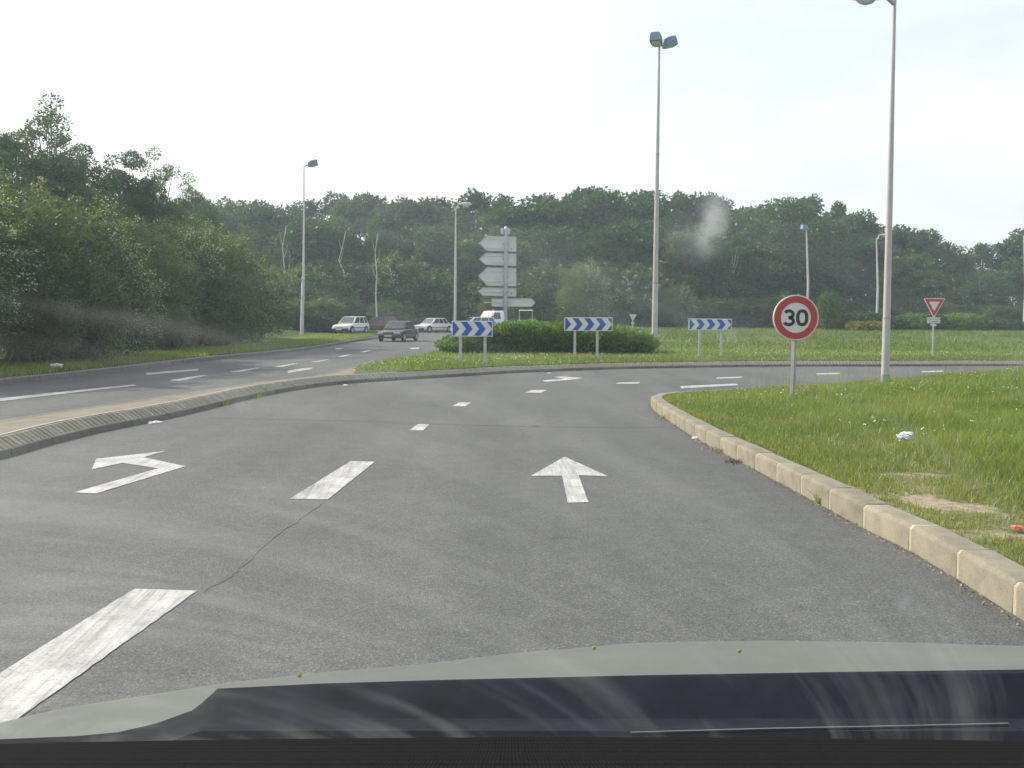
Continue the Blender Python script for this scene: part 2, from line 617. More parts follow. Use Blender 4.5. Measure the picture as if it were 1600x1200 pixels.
def bonnetmat():
    m, nt, o = newmat('dusty_bonnet_paint')
    v = coords(nt)
    p = N(nt, 'BsdfPrincipled', Roughness=0.52, Metallic=0.3)
    p.inputs['Coat Weight'].default_value = 0.0
    f = noise(nt, v, 2.5, 6, 0.6)
    sp = noise(nt, v, 150, 3, 0.6)
    c = ramp(nt, f, [(0.3, (0.112, 0.128, 0.112)), (0.7, (0.155, 0.162, 0.138))])
    c = mixc(nt, 1.0, c, ramp(nt, sp, [(0.3, (0.9, 0.9, 0.88)), (0.68, (1.06, 1.06, 1.04)), (0.75, (1.5, 1.5, 1.4))]), 'MULTIPLY')
    nt.links.new(c, p.inputs['Base Color'])
    nt.links.new(p.outputs[0], o.inputs['Surface'])
    return m


def dashmat():
    """black plastic with a fine net of raised pips"""
    m, nt, o = newmat('pimpled_black_plastic')
    v = coords(nt)
    p = N(nt, 'BsdfPrincipled', Roughness=0.95)
    p.inputs['Specular IOR Level'].default_value = 0.03
    vo = N(nt, 'TexVoronoi', Scale=1.0)
    vo.inputs['Randomness'].default_value = 0.12
    v = coords(nt, (45, 480, 1))
    nt.links.new(v, vo.inputs['Vector'])
    c = ramp(nt, vo.outputs['Distance'], [(0.2, (0.013, 0.013, 0.014)), (0.5, (0.005, 0.005, 0.006))])
    nt.links.new(c, p.inputs['Base Color'])
    nt.links.new(bump(nt, vo.outputs['Distance'], 0.15, 0.001), p.inputs['Normal'])
    nt.links.new(p.outputs[0], o.inputs['Surface'])
    return m


M['bonnet'] = bonnetmat()
M['scuttle'] = plain('scuttle_plastic', (0.009, 0.012, 0.018), 0.7, 0.0, 0.4, 22, 0.0, 0.06)
M['dash'] = dashmat()

# ------------------------------------------------------------------ curves on the ground
def px_curve(pts, dz=0.0):
    return [Vector((p.x, p.y)) for p in (W(x, y, dz) for x, y in pts)]


def resample(pts, step):
    """smooth (Catmull-Rom) and resample a polyline of 2D points"""
    P = [pts[0] * 2 - pts[1]] + list(pts) + [pts[-1] * 2 - pts[-2]]
    dense = []
    for i in range(1, len(P) - 2):
        a, b, c, d = P[i - 1], P[i], P[i + 1], P[i + 2]
        for k in range(24):
            t = k / 24
            dense.append(0.5 * ((2 * b) + (c - a) * t + (2 * a - 5 * b + 4 * c - d) * t * t + (3 * b - a - 3 * c + d) * t ** 3))
    dense.append(P[-2].copy())
    outp, acc = [dense[0]], 0.0
    for i in range(1, len(dense)):
        seg = (dense[i] - dense[i - 1]).length
        while acc + seg >= step and seg > 1e-9:
            t = (step - acc) / seg
            q = dense[i - 1].lerp(dense[i], t)
            outp.append(q)
            dense[i - 1] = q
            seg = (dense[i] - q).length
            acc = 0.0
        acc += seg
    if (outp[-1] - dense[-1]).length > step * 0.3:
        outp.append(dense[-1])
    return outp


def normals(pts):
    """left-hand normals"""
    ns = []
    for i in range(len(pts)):
        t = (pts[min(i + 1, len(pts) - 1)] - pts[max(i - 1, 0)]).normalized()
        ns.append(Vector((-t.y, t.x)))
    return ns


def offset(pts, d):
    return [p + n * d for p, n in zip(pts, normals(pts))]


def sweep_slice(A, nA, B, nB, prof, shrink, f=T):
    """a block between two stations of a curve; profile (offset, z)"""
    mid = (A + B) / 2
    k = 1 - shrink / max((B - A).length, 1e-6)
    mb = MB()
    rings = []
    for p, n in ((A, nA), (B, nB)):
        ring = []
        for o_, z_ in prof:
            q = p + n * o_
            c = mid + (nA + nB).normalized() * o_
            q = c + (q - c) * k
            ring.append(Vector((q.x, q.y, f(q.x, q.y) + z_)))
        rings.append(ring)
    return mb.loft(rings)


def swept(name, pts, prof, mat, parent=None, f=T):
    ns = normals(pts)
    rings = [[Vector(((p + n * o_).x, (p + n * o_).y, f((p + n * o_).x, (p + n * o_).y) + z_)) for o_, z_ in prof] for p, n in zip(pts, ns)]
    return MB().loft(rings).build(name, mat, parent, smooth=30)


def blocks(name, pts, prof, mat, parent, gap, bevel=0.0, f=T, jitter=0.0):
    ns = normals(pts)
    for i in range(len(pts) - 1):
        j = random.uniform(-jitter, jitter)
        mb = sweep_slice(pts[i], ns[i], pts[i + 1], ns[i + 1], [(a, b + (j if b > 0 else 0)) for a, b in prof], gap, f)
        mb.build(name, mat, parent, smooth=40 if bevel else None, bevel=bevel, seg=1)


def sheet(name, poly, f, mat, step=2.0, parent=None, attr=None):
    """a ground sheet inside a polygon with its heights from f(x, y)"""
    poly = [Vector(p) for p in poly]
    xs = np.array([p.x for p in poly])
    ys = np.array([p.y for p in poly])
    gx, gy = np.meshgrid(np.arange(xs.min() + step * 0.5, xs.max(), step), np.arange(ys.min() + step * 0.5, ys.max(), step))
    gx = gx.ravel() + rng.uniform(-0.2, 0.2, gx.size) * step
    gy = gy.ravel() + rng.uniform(-0.2, 0.2, gy.size) * step
    keep = inside(gx, gy, poly)
    pts = poly + [Vector((a, b)) for a, b in zip(gx[keep], gy[keep])]
    v, e, fc, *_ = delaunay_2d_cdt(pts, [(i, (i + 1) % len(poly)) for i in range(len(poly))], [], 1, 1e-5)
    vv = np.array([(q.x, q.y) for q in v])
    zz = f(vv[:, 0], vv[:, 1])
    me = np_mesh(name, np.column_stack([vv, zz]), [list(t) for t in fc if len(t) == 3], True)
    if attr is not None:
        a = me.attributes.new('soil', 'FLOAT', 'POINT')
        a.data.foreach_set('value', attr(vv[:, 0], vv[:, 1]).astype(np.float32))
    o = link(name, me, parent, mat)
    # faces upward
    if me.polygons and me.polygons[0].normal.z < 0:
        me.flip_normals()
    return o


def inside(x, y, poly):
    x, y = np.asarray(x), np.asarray(y)
    r = np.zeros(x.shape, dtype=bool)
    n = len(poly)
    for i in range(n):
        x1, y1 = poly[i][0], poly[i][1]
        x2, y2 = poly[(i + 1) % n][0], poly[(i + 1) % n][1]
        c = ((y1 > y) != (y2 > y))
        with np.errstate(divide='ignore', invalid='ignore'):
            xi = (x2 - x1) * (y - y1) / (y2 - y1 + 1e-12) + x1
        r ^= c & (x < xi)
    return r


def vnoise(x, y, s, seed=0):
    """cheap smooth value noise 0..1"""
    x, y = np.asarray(x) * s, np.asarray(y) * s
    xi, yi = np.floor(x).astype(np.int64), np.floor(y).astype(np.int64)
    fx, fy = x - xi, y - yi
    fx, fy = fx * fx * (3 - 2 * fx), fy * fy * (3 - 2 * fy)

    def h(a, b):
        q = (a * 374761393 + b * 668265263 + seed * 982451653) & 0x7fffffff
        q = ((q ^ (q >> 13)) * 1274126177) & 0x7fffffff
        return ((q ^ (q >> 16)) & 0xffff) / 65535.0
    return (h(xi, yi) * (1 - fx) + h(xi + 1, yi) * fx) * (1 - fy) + (h(xi, yi + 1) * (1 - fx) + h(xi + 1, yi + 1) * fx) * fy


def fbm(x, y, s, seed=0):
    return (vnoise(x, y, s, seed) * 4 + vnoise(x, y, s * 2.1, seed + 1) * 2 + vnoise(x, y, s * 4.3, seed + 2)) / 7


def dist_poly(x, y, pts):
    """distance of points to a polyline"""
    d = np.full(np.shape(x), 1e9)
    for a, b in zip(pts[:-1], pts[1:]):
        vx, vy = b[0] - a[0], b[1] - a[1]
        t = np.clip(((x - a[0]) * vx + (y - a[1]) * vy) / (vx * vx + vy * vy + 1e-9), 0, 1)
        d = np.minimum(d, np.hypot(x - a[0] - t * vx, y - a[1] - t * vy))
    return d


V2 = lambda x, y: Vector((x, y))

# front edge of the median and the roundabout island (foot of the kerb), from beside the camera to far right
front = px_curve([(0, 717), (133, 680), (280, 650), (399, 621), (490, 605), (560, 598), (640, 593), (720, 588), (800, 583), (900, 579), (1000, 576), (1200, 573), (1400, 572.5), (1600, 572)])
front = [V2(-4.75, 2.0), V2(-4.85, 6.0)] + front + [V2(22, 33.5), V2(30, 36.5), V2(40, 42)]
front = resample(front, 0.11)
# left kerb of the left carriageway
leftk = px_curve([(0, 602), (160, 584), (320, 564), (440, 552), (498, 544), (548, 535), (596, 527.5)])
leftk = [V2(-10.6, 4), V2(-10.7, 14)] + leftk + [V2(-11.0, 99), V2(-8, 105), V2(0, 108), V2(14, 110), V2(40, 110)]
leftk = resample(leftk, 0.5)
# left carriageway edge of the median, then the island's left side
medl = px_curve([(0, 656), (210, 626), (409, 596)], 0.17) + px_curve([(500, 585), (590, 566), (690, 548)], 0.17)
medl = [V2(-5.95, 3), V2(-5.9, 8)] + medl + [V2(-2.6, 58), V2(0.5, 74), V2(9, 86), V2(24, 92), V2(44, 90)]
medl = resample(medl, 0.5)
# right verge kerb
rk = px_curve([(1600, 970), (1506, 911), (1424, 862), (1352, 827), (1255, 774), (1161, 724), (1100, 692), (1050, 661), (1024, 643), (1017, 633)])
rk = [V2(2.5, -2.0), V2(2.33, 2.5)] + rk + [V2(2.55, 17.35), V2(3.2, 17.95), V2(4.4, 18.6), V2(7.2, 20.4), V2(11.8, 24.2), V2(17, 28.0), V2(26, 33), V2(40, 40)]
rk = resample(rk, 0.11)


def island_s(x, y):
    fx = np.array([p.x for p in front])
    fy = np.array([p.y for p in front])
    # depth behind the front edge, measured along y
    k = np.argsort(fx[80:])
    return np.asarray(y) - np.interp(x, fx[80:][k], fy[80:][k])


def Zi(x, y):
    """top of the roundabout island"""
    s = island_s(x, y)
    side = sstep((np.asarray(x) + 5.0) / 12.0)
    return T(x, y) * 0.6 + 0.18 + 0.56 * sstep((s - 1) / 46.0) * (0.25 + 0.75 * side)


def Zr(x, y):
    """right verge"""
    return T(x, y) + 0.135 + 0.10 * sstep((np.asarray(x) - 3.5) / 6) + 0.05 * fbm(x, y, 0.7, 3) * sstep((np.asarray(x) - 2.6) / 2)


def Zl(x, y):
    return T(x, y) + 0.115 + 0.5 * sstep((-np.asarray(x) - 14) / 6)


# ------------------------------------------------------------------ the setting
gx = np.unique(np.concatenate([np.arange(-420, -60, 24), np.arange(-60, 80, 5), np.arange(80, 421, 20)]))
gy = np.unique(np.concatenate([np.arange(-60, 0, 10), np.arange(0, 240, 5), np.arange(240, 461, 20)]))
GX, GY = np.meshgrid(gx, gy)
GZ = T(GX, GY) - 0.10
idx = np.arange(GX.size).reshape(GX.shape)
gf = np.stack([idx[:-1, :-1], idx[:-1, 1:], idx[1:, 1:], idx[1:, :-1]], -1).reshape(-1, 4)
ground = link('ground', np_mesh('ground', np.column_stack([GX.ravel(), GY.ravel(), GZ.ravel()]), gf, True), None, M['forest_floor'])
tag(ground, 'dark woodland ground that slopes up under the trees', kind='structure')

road = sheet('road', [V2(-14, -12), V2(-14, 112), V2(50, 112), V2(50, -12)], T, M['asphalt'], 4.0)
tag(road, 'worn grey asphalt carriageways that meet at the roundabout', kind='structure')

# right verge
rk_in = offset(rk, -0.17)
rpoly = rk_in + [V2(42, 30), V2(42, -2)]
rpoly = rpoly[::4] if len(rpoly) > 400 else rpoly


SOIL_PATH = [W(qx, qy, 0.0, Zr).xy for qx, qy in ((1378, 744), (1440, 772), (1500, 795), (1560, 815), (1680, 850))]


def soil_right(x, y):
    d = dist_poly(x, y, rk_in[::6])
    band = np.exp(-((d - 0.85 - 0.25 * vnoise(x, y, 0.6, 9)) / 0.36) ** 2)
    near = sstep((13.5 - y) / 3.0)
    n_ = fbm(x, y, 1.6, 4)
    n2 = vnoise(x, y, 3.7, 17)
    a = sstep((n_ * 1.2 + n2 * 0.6 + band * 0.7 - 1.14) / 0.55) * near * band
    d2 = dist_poly(x, y, SOIL_PATH)
    a = a * 0.45 + np.exp(-(d2 / (0.12 + 0.36 * n_)) ** 2) * (0.15 + 1.25 * fbm(x, y, 2.6, 51))
    e = sstep((0.12 - d) / 0.12) * 0.4
    return np.clip(a + e, 0, 1)


verge = sheet('grass_verge', rpoly, Zr, M['turf_near'], 0.28, None, soil_right)
tag(verge, 'grassy right-hand verge inside the pale kerb', kind='structure')

# roundabout island
isl_front = [p for p in offset(front, 0.27) if p.y > 23.6 or p.x > -3.5]
isl_left = [p for p in offset(medl, -0.14) if p.y > 25.0]
tip = next(i for i, p in enumerate(isl_front) if p.x > -4.2)
ipoly = isl_front[tip::5] + [V2(46, 46), V2(46, 88)] + isl_left[::-1][6::2]


def soil_island(x, y):
    s = island_s(x, y)
    n_ = fbm(x, y, 0.5, 12)
    strip = np.exp(-((s - 3.0 - 3.5 * n_) / 2.6) ** 2)
    return np.clip(strip * sstep((n_ - 0.18) / 0.4), 0, 1)


island = sheet('roundabout_island', ipoly, Zi, M['turf_island'], 0.9, None, soil_island)
tag(island, 'grassy mound of the roundabout with a dry mown rim', kind='structure')

# left verge and woodland edge
lk_in = offset(leftk, 0.16)
lpoly = lk_in[::2] + [V2(60, 112), V2(60, 150), V2(-70, 150), V2(-70, 0), V2(-11, 0)]
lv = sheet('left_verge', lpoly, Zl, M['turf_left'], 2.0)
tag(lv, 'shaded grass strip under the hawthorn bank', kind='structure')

# paved median between the carriageways: sloped edging of setts, pale line, brown paving
mz = lambda x, y: T(x, y)
med_near = [p for p in offset(front, 0.25)]
mcut = next(i for i, p in enumerate(med_near) if p.x > -2.4)
ml_in = offset(medl, -0.13)
mcut2 = next(i for i, p in enumerate(ml_in) if p.y > 25.6)
median = sheet('paved_median', med_near[:mcut:5] + ml_in[:mcut2][::-1], lambda x, y: T(x, y) + 0.17, M['median'], 0.5)
tag(median, 'brown paved median between the two carriageways', kind='structure')

kerb_i = empty('island_kerb')
tag(kerb_i, 'grey kerb with sloped edging of setts round the median and island', kind='structure')
blocks('kerb_stone', front[::9], [(0, -0.05), (0, 0.062), (0.012, 0.073), (0.06, 0.073), (0.06, -0.05)], M['kerb_grey'], kerb_i, 0.014)
swept('kerb_bed', front[::9], [(0.008, -0.05), (0.008, 0.062), (0.05, 0.066), (0.05, -0.05)], M['sett_joint'], kerb_i)
near_i = next(i for i, p in enumerate(front) if p.y > 20.0)
near_0 = next(i for i, p in enumerate(front) if p.y > 8.0)


ns_all = normals(front)
mbs, bed = MB(), MB()
for i in range(0, len(front) - 1):
    j = random.uniform(-0.004, 0.004)
    b = sweep_slice(front[i], ns_all[i], front[i + 1], ns_all[i + 1], [(0.045, -0.02), (0.045, 0.062), (0.17, 0.152), (0.24, 0.152), (0.24, -0.02)], 0.0)
    bed.add(b.v, b.f)
    b = sweep_slice(front[i], ns_all[i], front[i + 1], ns_all[i + 1], [(0.025, 0.05), (0.025 + j, 0.074), (0.155 + j, 0.166), (0.195, 0.170 + j), (0.195, 0.13)], 0.024)
    if near_0 <= i < near_i:
        b.build('sett', M['sett'], kerb_i)
    elif i >= near_i:
        mbs.add(b.v, b.f)
bed.build('sett_bed', M['sett_joint'], kerb_i)
tag(mbs.build('sett_run', M['sett'], kerb_i), kind='stuff')
swept('pale_edging', front[::4][:int(mcut / 4)], [(0.197, 0.1), (0.197, 0.178), (0.238, 0.178), (0.238, 0.1)], M['edge_line'], kerb_i)
kerb_m = empty('median_kerb')
tag(kerb_m, 'low grey kerb on the far side of the median', kind='structure')
blocks('kerb_stone', medl[::2], [(0, -0.05), (0, 0.155), (-0.02, 0.172), (-0.13, 0.172), (-0.13, -0.05)], M['kerb_grey'], kerb_m, 0.012)

kerb_l = empty('left_kerb')
tag(kerb_l, 'dark weathered kerb along the left carriageway', kind='structure')
nl = next(i for i, p in enumerate(leftk) if p.y > 98)
blocks('kerb_stone', leftk[:nl:2], [(0, -0.05), (0, 0.11), (0.02, 0.13), (0.16, 0.13), (0.16, -0.05)], M['kerb_grey'], kerb_l, 0.014)
swept('kerb_bed', leftk[nl::4], [(0, -0.05), (0, 0.13), (0.16, 0.13), (0.16, -0.05)], M['kerb_grey'], kerb_l)

kerb_r = empty('right_kerb')
tag(kerb_r, 'pale beige concrete kerb of the right verge', kind='structure')
swept('kerb_mortar', rk[::6], [(-0.004, -0.05), (-0.004, 0.129), (-0.023, 0.148), (-0.165, 0.148), (-0.165, -0.05)], M['mortar'], kerb_r)
last = next(i for i, p in enumerate(rk) if p.x > 9 and p.y > 18)
blocks('kerb_stone', rk[:last:6], [(0, -0.05), (0, 0.13), (-0.02, 0.152), (-0.17, 0.152), (-0.17, -0.05)], M['kerb'], kerb_r, 0.026, bevel=0.006, jitter=0.004)


# ------------------------------------------------------------------ paint on the road
def marking(name, poly, mat='paint', dz=0.004, f=T):
    pts = [W(x, y) for x, y in poly]
    c = sum(pts, Vector()) / len(pts)
    me = bpy.data.meshes.new(name)
    rag = []                                          # worn, slightly ragged outline
    for q in range(len(pts)):
        a_, b_ = pts[q], pts[(q + 1) % len(pts)]
        m_ = max(1, min(60, int((b_ - a_).length / 0.035)))
        e_ = 0.003 if min(p.y for p in pts) < 14 else 0.012
        for t_ in range(m_):
            r_ = a_.lerp(b_, t_ / m_)
            rag.append(r_ + Vector((random.uniform(-e_, e_), random.uniform(-e_, e_), 0)))
    pts = rag
    vs = [(p.x - c.x, p.y - c.y, f(p.x, p.y) + dz - c.z) for p in pts]
    me.from_pydata(vs, [], [tuple(range(len(vs)))])
    o = link(name, me, road, M[mat])
    o.location = c
    bmv = bmesh.new()
    bmv.from_mesh(me)
    bmesh.ops.triangulate(bmv, faces=bmv.faces)
    for fa in bmv.faces:
        if fa.normal.z < 0:
            fa.normal_flip()
    bmv.to_mesh(me)
    bmv.free()
    return o


marking('lane_dash', [(210, 921), (308, 924), (37, 1118), (-120, 1230), (-230, 1195), (0, 1053)], 'paint_slant')
marking('lane_dash', [(548, 721), (586, 722), (512, 781), (453, 780)], 'paint_slant')
marking('lane_dash', [(653, 663), (671, 663), (661, 673), (639, 673)])
marking('lane_dash', [(717, 629), (736, 629), (727, 635), (706, 635.5)])
marking('lane_dash', [(832, 609.5), (855, 609.5), (845, 614), (820, 614)])
marking('lane_dash', [(965, 598), (1000, 597), (998, 599.5), (962, 600)])
marking('lane_dash', [(1120, 590), (1160, 588.5), (1158, 590.5), (1119, 592)])
marking('lane_dash', [(1276, 583.5), (1313, 582.5), (1312, 584.5), (1275, 585.5)])
marking('lane_dash', [(1440, 580), (1475, 579), (1474, 581), (1439, 582)])
marking('edge_line', [(1063, 603.5), (1150, 599.5), (1154, 602), (1064, 607)])
c8 = lambda L: [(x / 2.857, 540 + y / 2.857) for x, y in L]
marking('left_turn_arrow', c8([(330, 657), (705, 550), (545, 525), (410, 555), (430, 507), (740, 472), (640, 500), (828, 540), (430, 662)]), 'paint_slant')
marking('ahead_arrow', [(882, 714), (951, 745), (904, 743), (920, 785.5), (887, 786), (878, 744), (830, 744)])
marking('left_turn_arrow', [(848, 594.5), (882, 591.5), (865, 589.5), (890, 586.8), (880, 588.6), (911, 590.5), (898, 593), (852, 597)])
# left carriageway
marking('lane_line', [(-260, 652), (0, 622.5), (208, 601), (214, 602.5), (0, 627), (-260, 658)])
marking('lane_dash', [(313, 586.5), (326, 586.5), (282, 595), (264, 594.5)])
marking('lane_dash', [(400, 575), (407, 575), (374, 581.5), (358, 581)])
marking('lane_dash', [(459, 568), (466, 568), (440, 573.5), (428, 573)])
marking('lane_dash', [(510, 562), (515, 562), (494, 566), (484, 566)])
marking('lane_dash', [(544, 554), (549, 554), (536, 557.5), (527, 557.5)])
marking('lane_dash', [(575, 547.5), (580, 547.5), (569, 550.5), (562, 550.5)])
marking('lane_arrow', [(228, 583), (258, 580.5), (312, 576.5), (308, 579), (262, 583), (230, 586)])
marking('lane_arrow', [(450, 579), (478, 575), (490, 574.5), (484, 577.5), (468, 580), (450, 583)])
marking('lane_arrow', [(525, 544), (537, 544), (530, 546), (524, 546)])
marking('lane_arrow', [(641, 543.5), (656, 543), (653, 545.5), (642, 545.5)])
marking('lane_arrow', [(1586, 579), (1640, 577), (1640, 580), (1586, 582)])


def seam(poly, wd):
    pts = [W(x, y) for x, y in poly]
    P = [q + V2(random.gauss(0, wd), random.gauss(0, wd)) for q in resample([V2(p.x, p.y) for p in pts], 0.06)]
    a = [p + n * (wd * (0.35 + random.random() * 0.9)) for p, n in zip(P, normals(P))]
    b = [p - n * (wd * (0.35 + random.random() * 0.9)) for p, n in zip(P, normals(P))]
    k = len(P)
    vs = [(p.x, p.y, 0.0025 + T(p.x, p.y)) for p in a + b]
    fs = [(k + i, k + i + 1, i + 1, i) for i in range(k - 1)]
    me = bpy.data.meshes.new('tar_seam')
    me.from_pydata(vs, [], fs)
    return link('tar_seam', me, road, M['tar'])


seam([(505, 787), (430, 838), (370, 893), (316, 925)], 0.006)
seam([(330, 653), (520, 657), (700, 663), (880, 667), (1060, 668)], 0.030)


# ------------------------------------------------------------------ foliage builders
def leaf_quads(P, D, size, aspect=0.55, jit=0.35):
    """kite-shaped leaves at P pointing along D; size per leaf"""
    n = len(P)
    D = D / (np.linalg.norm(D, axis=1, keepdims=True) + 1e-9)
    r = rng.normal(size=(n, 3))
    side = np.cross(D, r)
    side /= (np.linalg.norm(side, axis=1, keepdims=True) + 1e-9)
    s = size[:, None] * (1 + rng.uniform(-jit, jit, (n, 1)))
    a = P
    b = P + D * s * 0.45 + side * s * aspect * 0.5
    c = P + D * s
    d = P + D * s * 0.45 - side * s * aspect * 0.5
    V = np.stack([a, b, c, d], 1).reshape(-1, 3)
    F = np.arange(4 * n).reshape(n, 4)
    return V, F


def leaf_mesh(name, P, D, size, mat, aspect=0.55):
    V, F = leaf_quads(np.asarray(P), np.asarray(D), np.asarray(size), aspect)
    me = np_mesh(name, V, F)
    me.materials.append(mat)
    return me


def unit(n):
    d = rng.normal(size=(n, 3))
    return d / np.linalg.norm(d, axis=1, keepdims=True)


def crown_points(n, H, rx, rz, cz, nclump, cr, seed_low=0.0, shell=0.6):
    """leaf positions in clumps spread through a crown"""
    cd = unit(nclump * 3)
    cd = cd[cd[:, 2] > -0.75][:nclump]
    rad = rng.uniform(shell, 1.0, (len(cd), 1)) * rng.uniform(0.88, 1.07, (len(cd), 1))
    # ragged outline: a few clumps stick out on top
    cc = cd * rad * np.array([rx, rx, rz]) + np.array([0, 0, cz])
    wr = cr * rng.uniform(0.55, 1.3, len(cc))
    pick = rng.choice(len(cc), n, p=wr ** 2 / np.sum(wr ** 2))
    u = unit(n)
    rr = rng.uniform(0.25, 1.0, (n, 1)) ** 0.5
    off = u * rr * wr[pick][:, None] * np.array([1.0, 1.0, 0.72])
    P = cc[pick] + off
    D = u * 0.8 + rng.normal(size=(n, 3)) * 0.6 + np.array([0, 0, -0.15])
    return P, D, cc


def trunk_mb(H, r0, cc, top, nl=7, lean=0.02):
    mb = MB()
    pts, rad = [], []
    for i in range(7):
        t = i / 6
        pts.append(Vector((math.sin(t * 2.2) * lean * H, math.cos(t * 1.7) * lean * H * 0.6, t * top - 0.25)))
        rad.append(r0 * (1 - 0.78 * t) * (1.35 if i == 0 else 1))
    mb.tube(pts, rad, 9)
    ord_ = list(np.argsort(-cc[:, 2])[:nl // 2]) + list(np.argsort(rng.random(len(cc)))[:nl - nl // 2])
    for k in ord_:
        e = Vector(cc[k])
        t = min(0.9, max(0.25, (e.z - 0.25 * H) / top))
        s = pts[0].lerp(pts[-1], t * 0.8)
        m_ = s.lerp(e, 0.5) + Vector((0, 0, -0.06 * H * random.random()))
        mb.tube([s, m_, e], [r0 * (1 - 0.75 * t * 0.8) * 0.5, r0 * 0.22, r0 * 0.06], 6)
    return mb


PROTO = {}


def proto_tree(key, H, rx, rz, cz, n, leaf, mat, nclump=46, cr=None, bark='bark', r0=None, nl=8, shell=0.6):
    cr = cr or rx * 0.36
    P, D, cc = crown_points(n, H, rx, rz, cz, nclump, cr, shell=shell)
    me = leaf_mesh('crown', P, D, np.full(n, leaf), M[mat])
    tr = trunk_mb(H, r0 or H * 0.014, cc, cz + rz * 0.5, nl).mesh('trunk', M[bark], 40)
    PROTO[key] = (H, [('crown', me), ('trunk', tr)])


def proto_shrub(key, H, rx, twigs, per, leaf, mat, blossom=0.0, bmat='blossom', side=None):
    """arching twigs that leave the middle and droop outside; leaves and blossom along them"""
    n = twigs
    u = unit(n * 2)
    u = u[u[:, 2] > -0.92][:n]
    n = len(u)
    start = np.column_stack([rng.normal(0, rx * 0.25, n), rng.normal(0, rx * 0.25, n), rng.uniform(0.15, 0.55, n) * H])
    reach = rng.uniform(0.72, 1.08, n)[:, None]
    end = u * reach * np.array([rx, rx, H * 0.52]) + np.array([0, 0, H * 0.46])
    end[:, 2] = np.maximum(end[:, 2], rng.uniform(0.05, 0.4, n))
    lift = rng.uniform(0.04, 0.16, n) * H
    ts = rng.uniform(0.30, 1.0, (n, per)) ** 0.75
    P = start[:, None] * (1 - ts[..., None]) + end[:, None] * ts[..., None]
    P[..., 2] += np.sin(ts * math.pi) * lift[:, None]
    out_ = np.repeat((end - start)[:, None], per, 1)
    P = P.reshape(-1, 3) + rng.normal(0, rx * 0.035, (n * per, 3))
    D = out_.reshape(-1, 3) / rx * 0.5 + rng.normal(0, 0.7, (n * per, 3)) + np.array([0, 0, -0.15])
    P[:, 2] = np.maximum(P[:, 2], 0.05)
    me = leaf_mesh('foliage', P, D, np.full(len(P), leaf), M[mat])
    parts = [('foliage', me)]
    if blossom > 0:
        # whole sprays bloom together
        cl = rng.normal(size=(9, 3))
        cl /= np.linalg.norm(cl, axis=1, keepdims=True)
        score = np.max(u @ cl.T, axis=1) + rng.normal(0, 0.05, n)
        if side is not None:
            score += 0.35 * (u @ np.array(side))
        sel = np.argsort(-score)[:int(n * blossom)]
        k = max(8, int(per * 0.8))
        tb = rng.uniform(0.62, 1.03, (len(sel), k))
        Q = start[sel][:, None] * (1 - tb[..., None]) + end[sel][:, None] * tb[..., None]
        Q[..., 2] += np.sin(np.clip(tb, 0, 1) * math.pi) * lift[sel][:, None] + 0.03
        Q = Q.reshape(-1, 3) * np.array([1.02, 1.02, 1.0]) + rng.normal(0, rx * 0.022, (len(sel) * k, 3))
        Q[:, 2] = np.maximum(Q[:, 2], 0.1)
        keep = rng.random(len(Q)) < 0.85
        Q = Q[keep]
        bm_ = leaf_mesh('blossom', Q, rng.normal(size=(len(Q), 3)), np.full(len(Q), leaf * 0.42), M[bmat], 0.9)
        parts.append(('blossom', bm_))
    mb = MB()
    for k in range(0, n, max(1, n // 14)):
        s, e = Vector(start[k]), Vector(end[k])
        b0 = Vector((s.x * 0.4, s.y * 0.4, -0.15))
        mb.tube([b0, s, s.lerp(e, 0.6) + Vector((0, 0, lift[k]))], [H * 0.012, H * 0.009, H * 0.003], 6)
    parts.append(('stem', mb.mesh('stem', M['bark'], 40)))
    PROTO[key] = (H, parts)


proto_tree('oak0', 14, 3.6, 5.6, 8.3, 11000, 0.34, 'leaf_oak', 50)
proto_tree('oak1', 14, 3.1, 5.9, 8.1, 10000, 0.34, 'leaf_oak', 44)
proto_tree('oak2', 14, 4.2, 5.3, 8.7, 12000, 0.36, 'leaf_oak', 60)
proto_tree('ash0', 14, 3.0, 5.8, 8.2, 8500, 0.32, 'leaf_light', 48, 0.85)
proto_tree('ash1', 14, 2.6, 6.0, 8.0, 8000, 0.32, 'leaf_light', 40, 0.8)
proto_tree('birch0', 14, 2.2, 5.6, 8.4, 5200, 0.26, 'leaf_light', 42, 0.6, 'birch', 0.11)
proto_tree('near0', 11, 2.5, 4.4, 6.6, 24000, 0.135, 'leaf_oak', 70, 0.62, nl=14)
proto_tree('near1', 11, 2.1, 4.7, 6.3, 19000, 0.135, 'leaf_light', 64, 0.52, nl=14)
proto_tree('near2', 11, 2.7, 4.3, 6.7, 20000, 0.135, 'leaf_oak', 74, 0.58, nl=14)
proto_tree('near3', 11, 1.35, 5.0, 6.0, 11000, 0.12, 'leaf_light', 66, 0.42, nl=16)
proto_tree('near4', 11, 1.8, 5.2, 5.7, 16000, 0.125, 'leaf_oak', 80, 0.46, nl=14)
proto_shrub('haw0', 6, 2.7, 520, 74, 0.115, 'leaf_haw', 0.16, side=(0.8, -0.4, 0.3))
proto_shrub('haw1', 6, 2.5, 500, 72, 0.115, 'leaf_haw', 0.24, side=(0.9, -0.3, 0.1))
proto_shrub('haw2', 6, 2.9, 540, 74, 0.115, 'leaf_haw', 0.08, side=(0.7, -0.5, 0.4))
proto_shrub('haw3', 6, 2.6, 480, 72, 0.115, 'leaf_haw', 0.0)
proto_shrub('under0', 6, 3.2, 330, 42, 0.24, 'leaf_bush', 0.0)
proto_shrub('under1', 6, 3.0, 330, 42, 0.24, 'leaf_haw', 0.10, side=(0, -1, 0.3))
proto_shrub('under2', 6, 3.4, 330, 42, 0.26, 'leaf_light', 0.0)
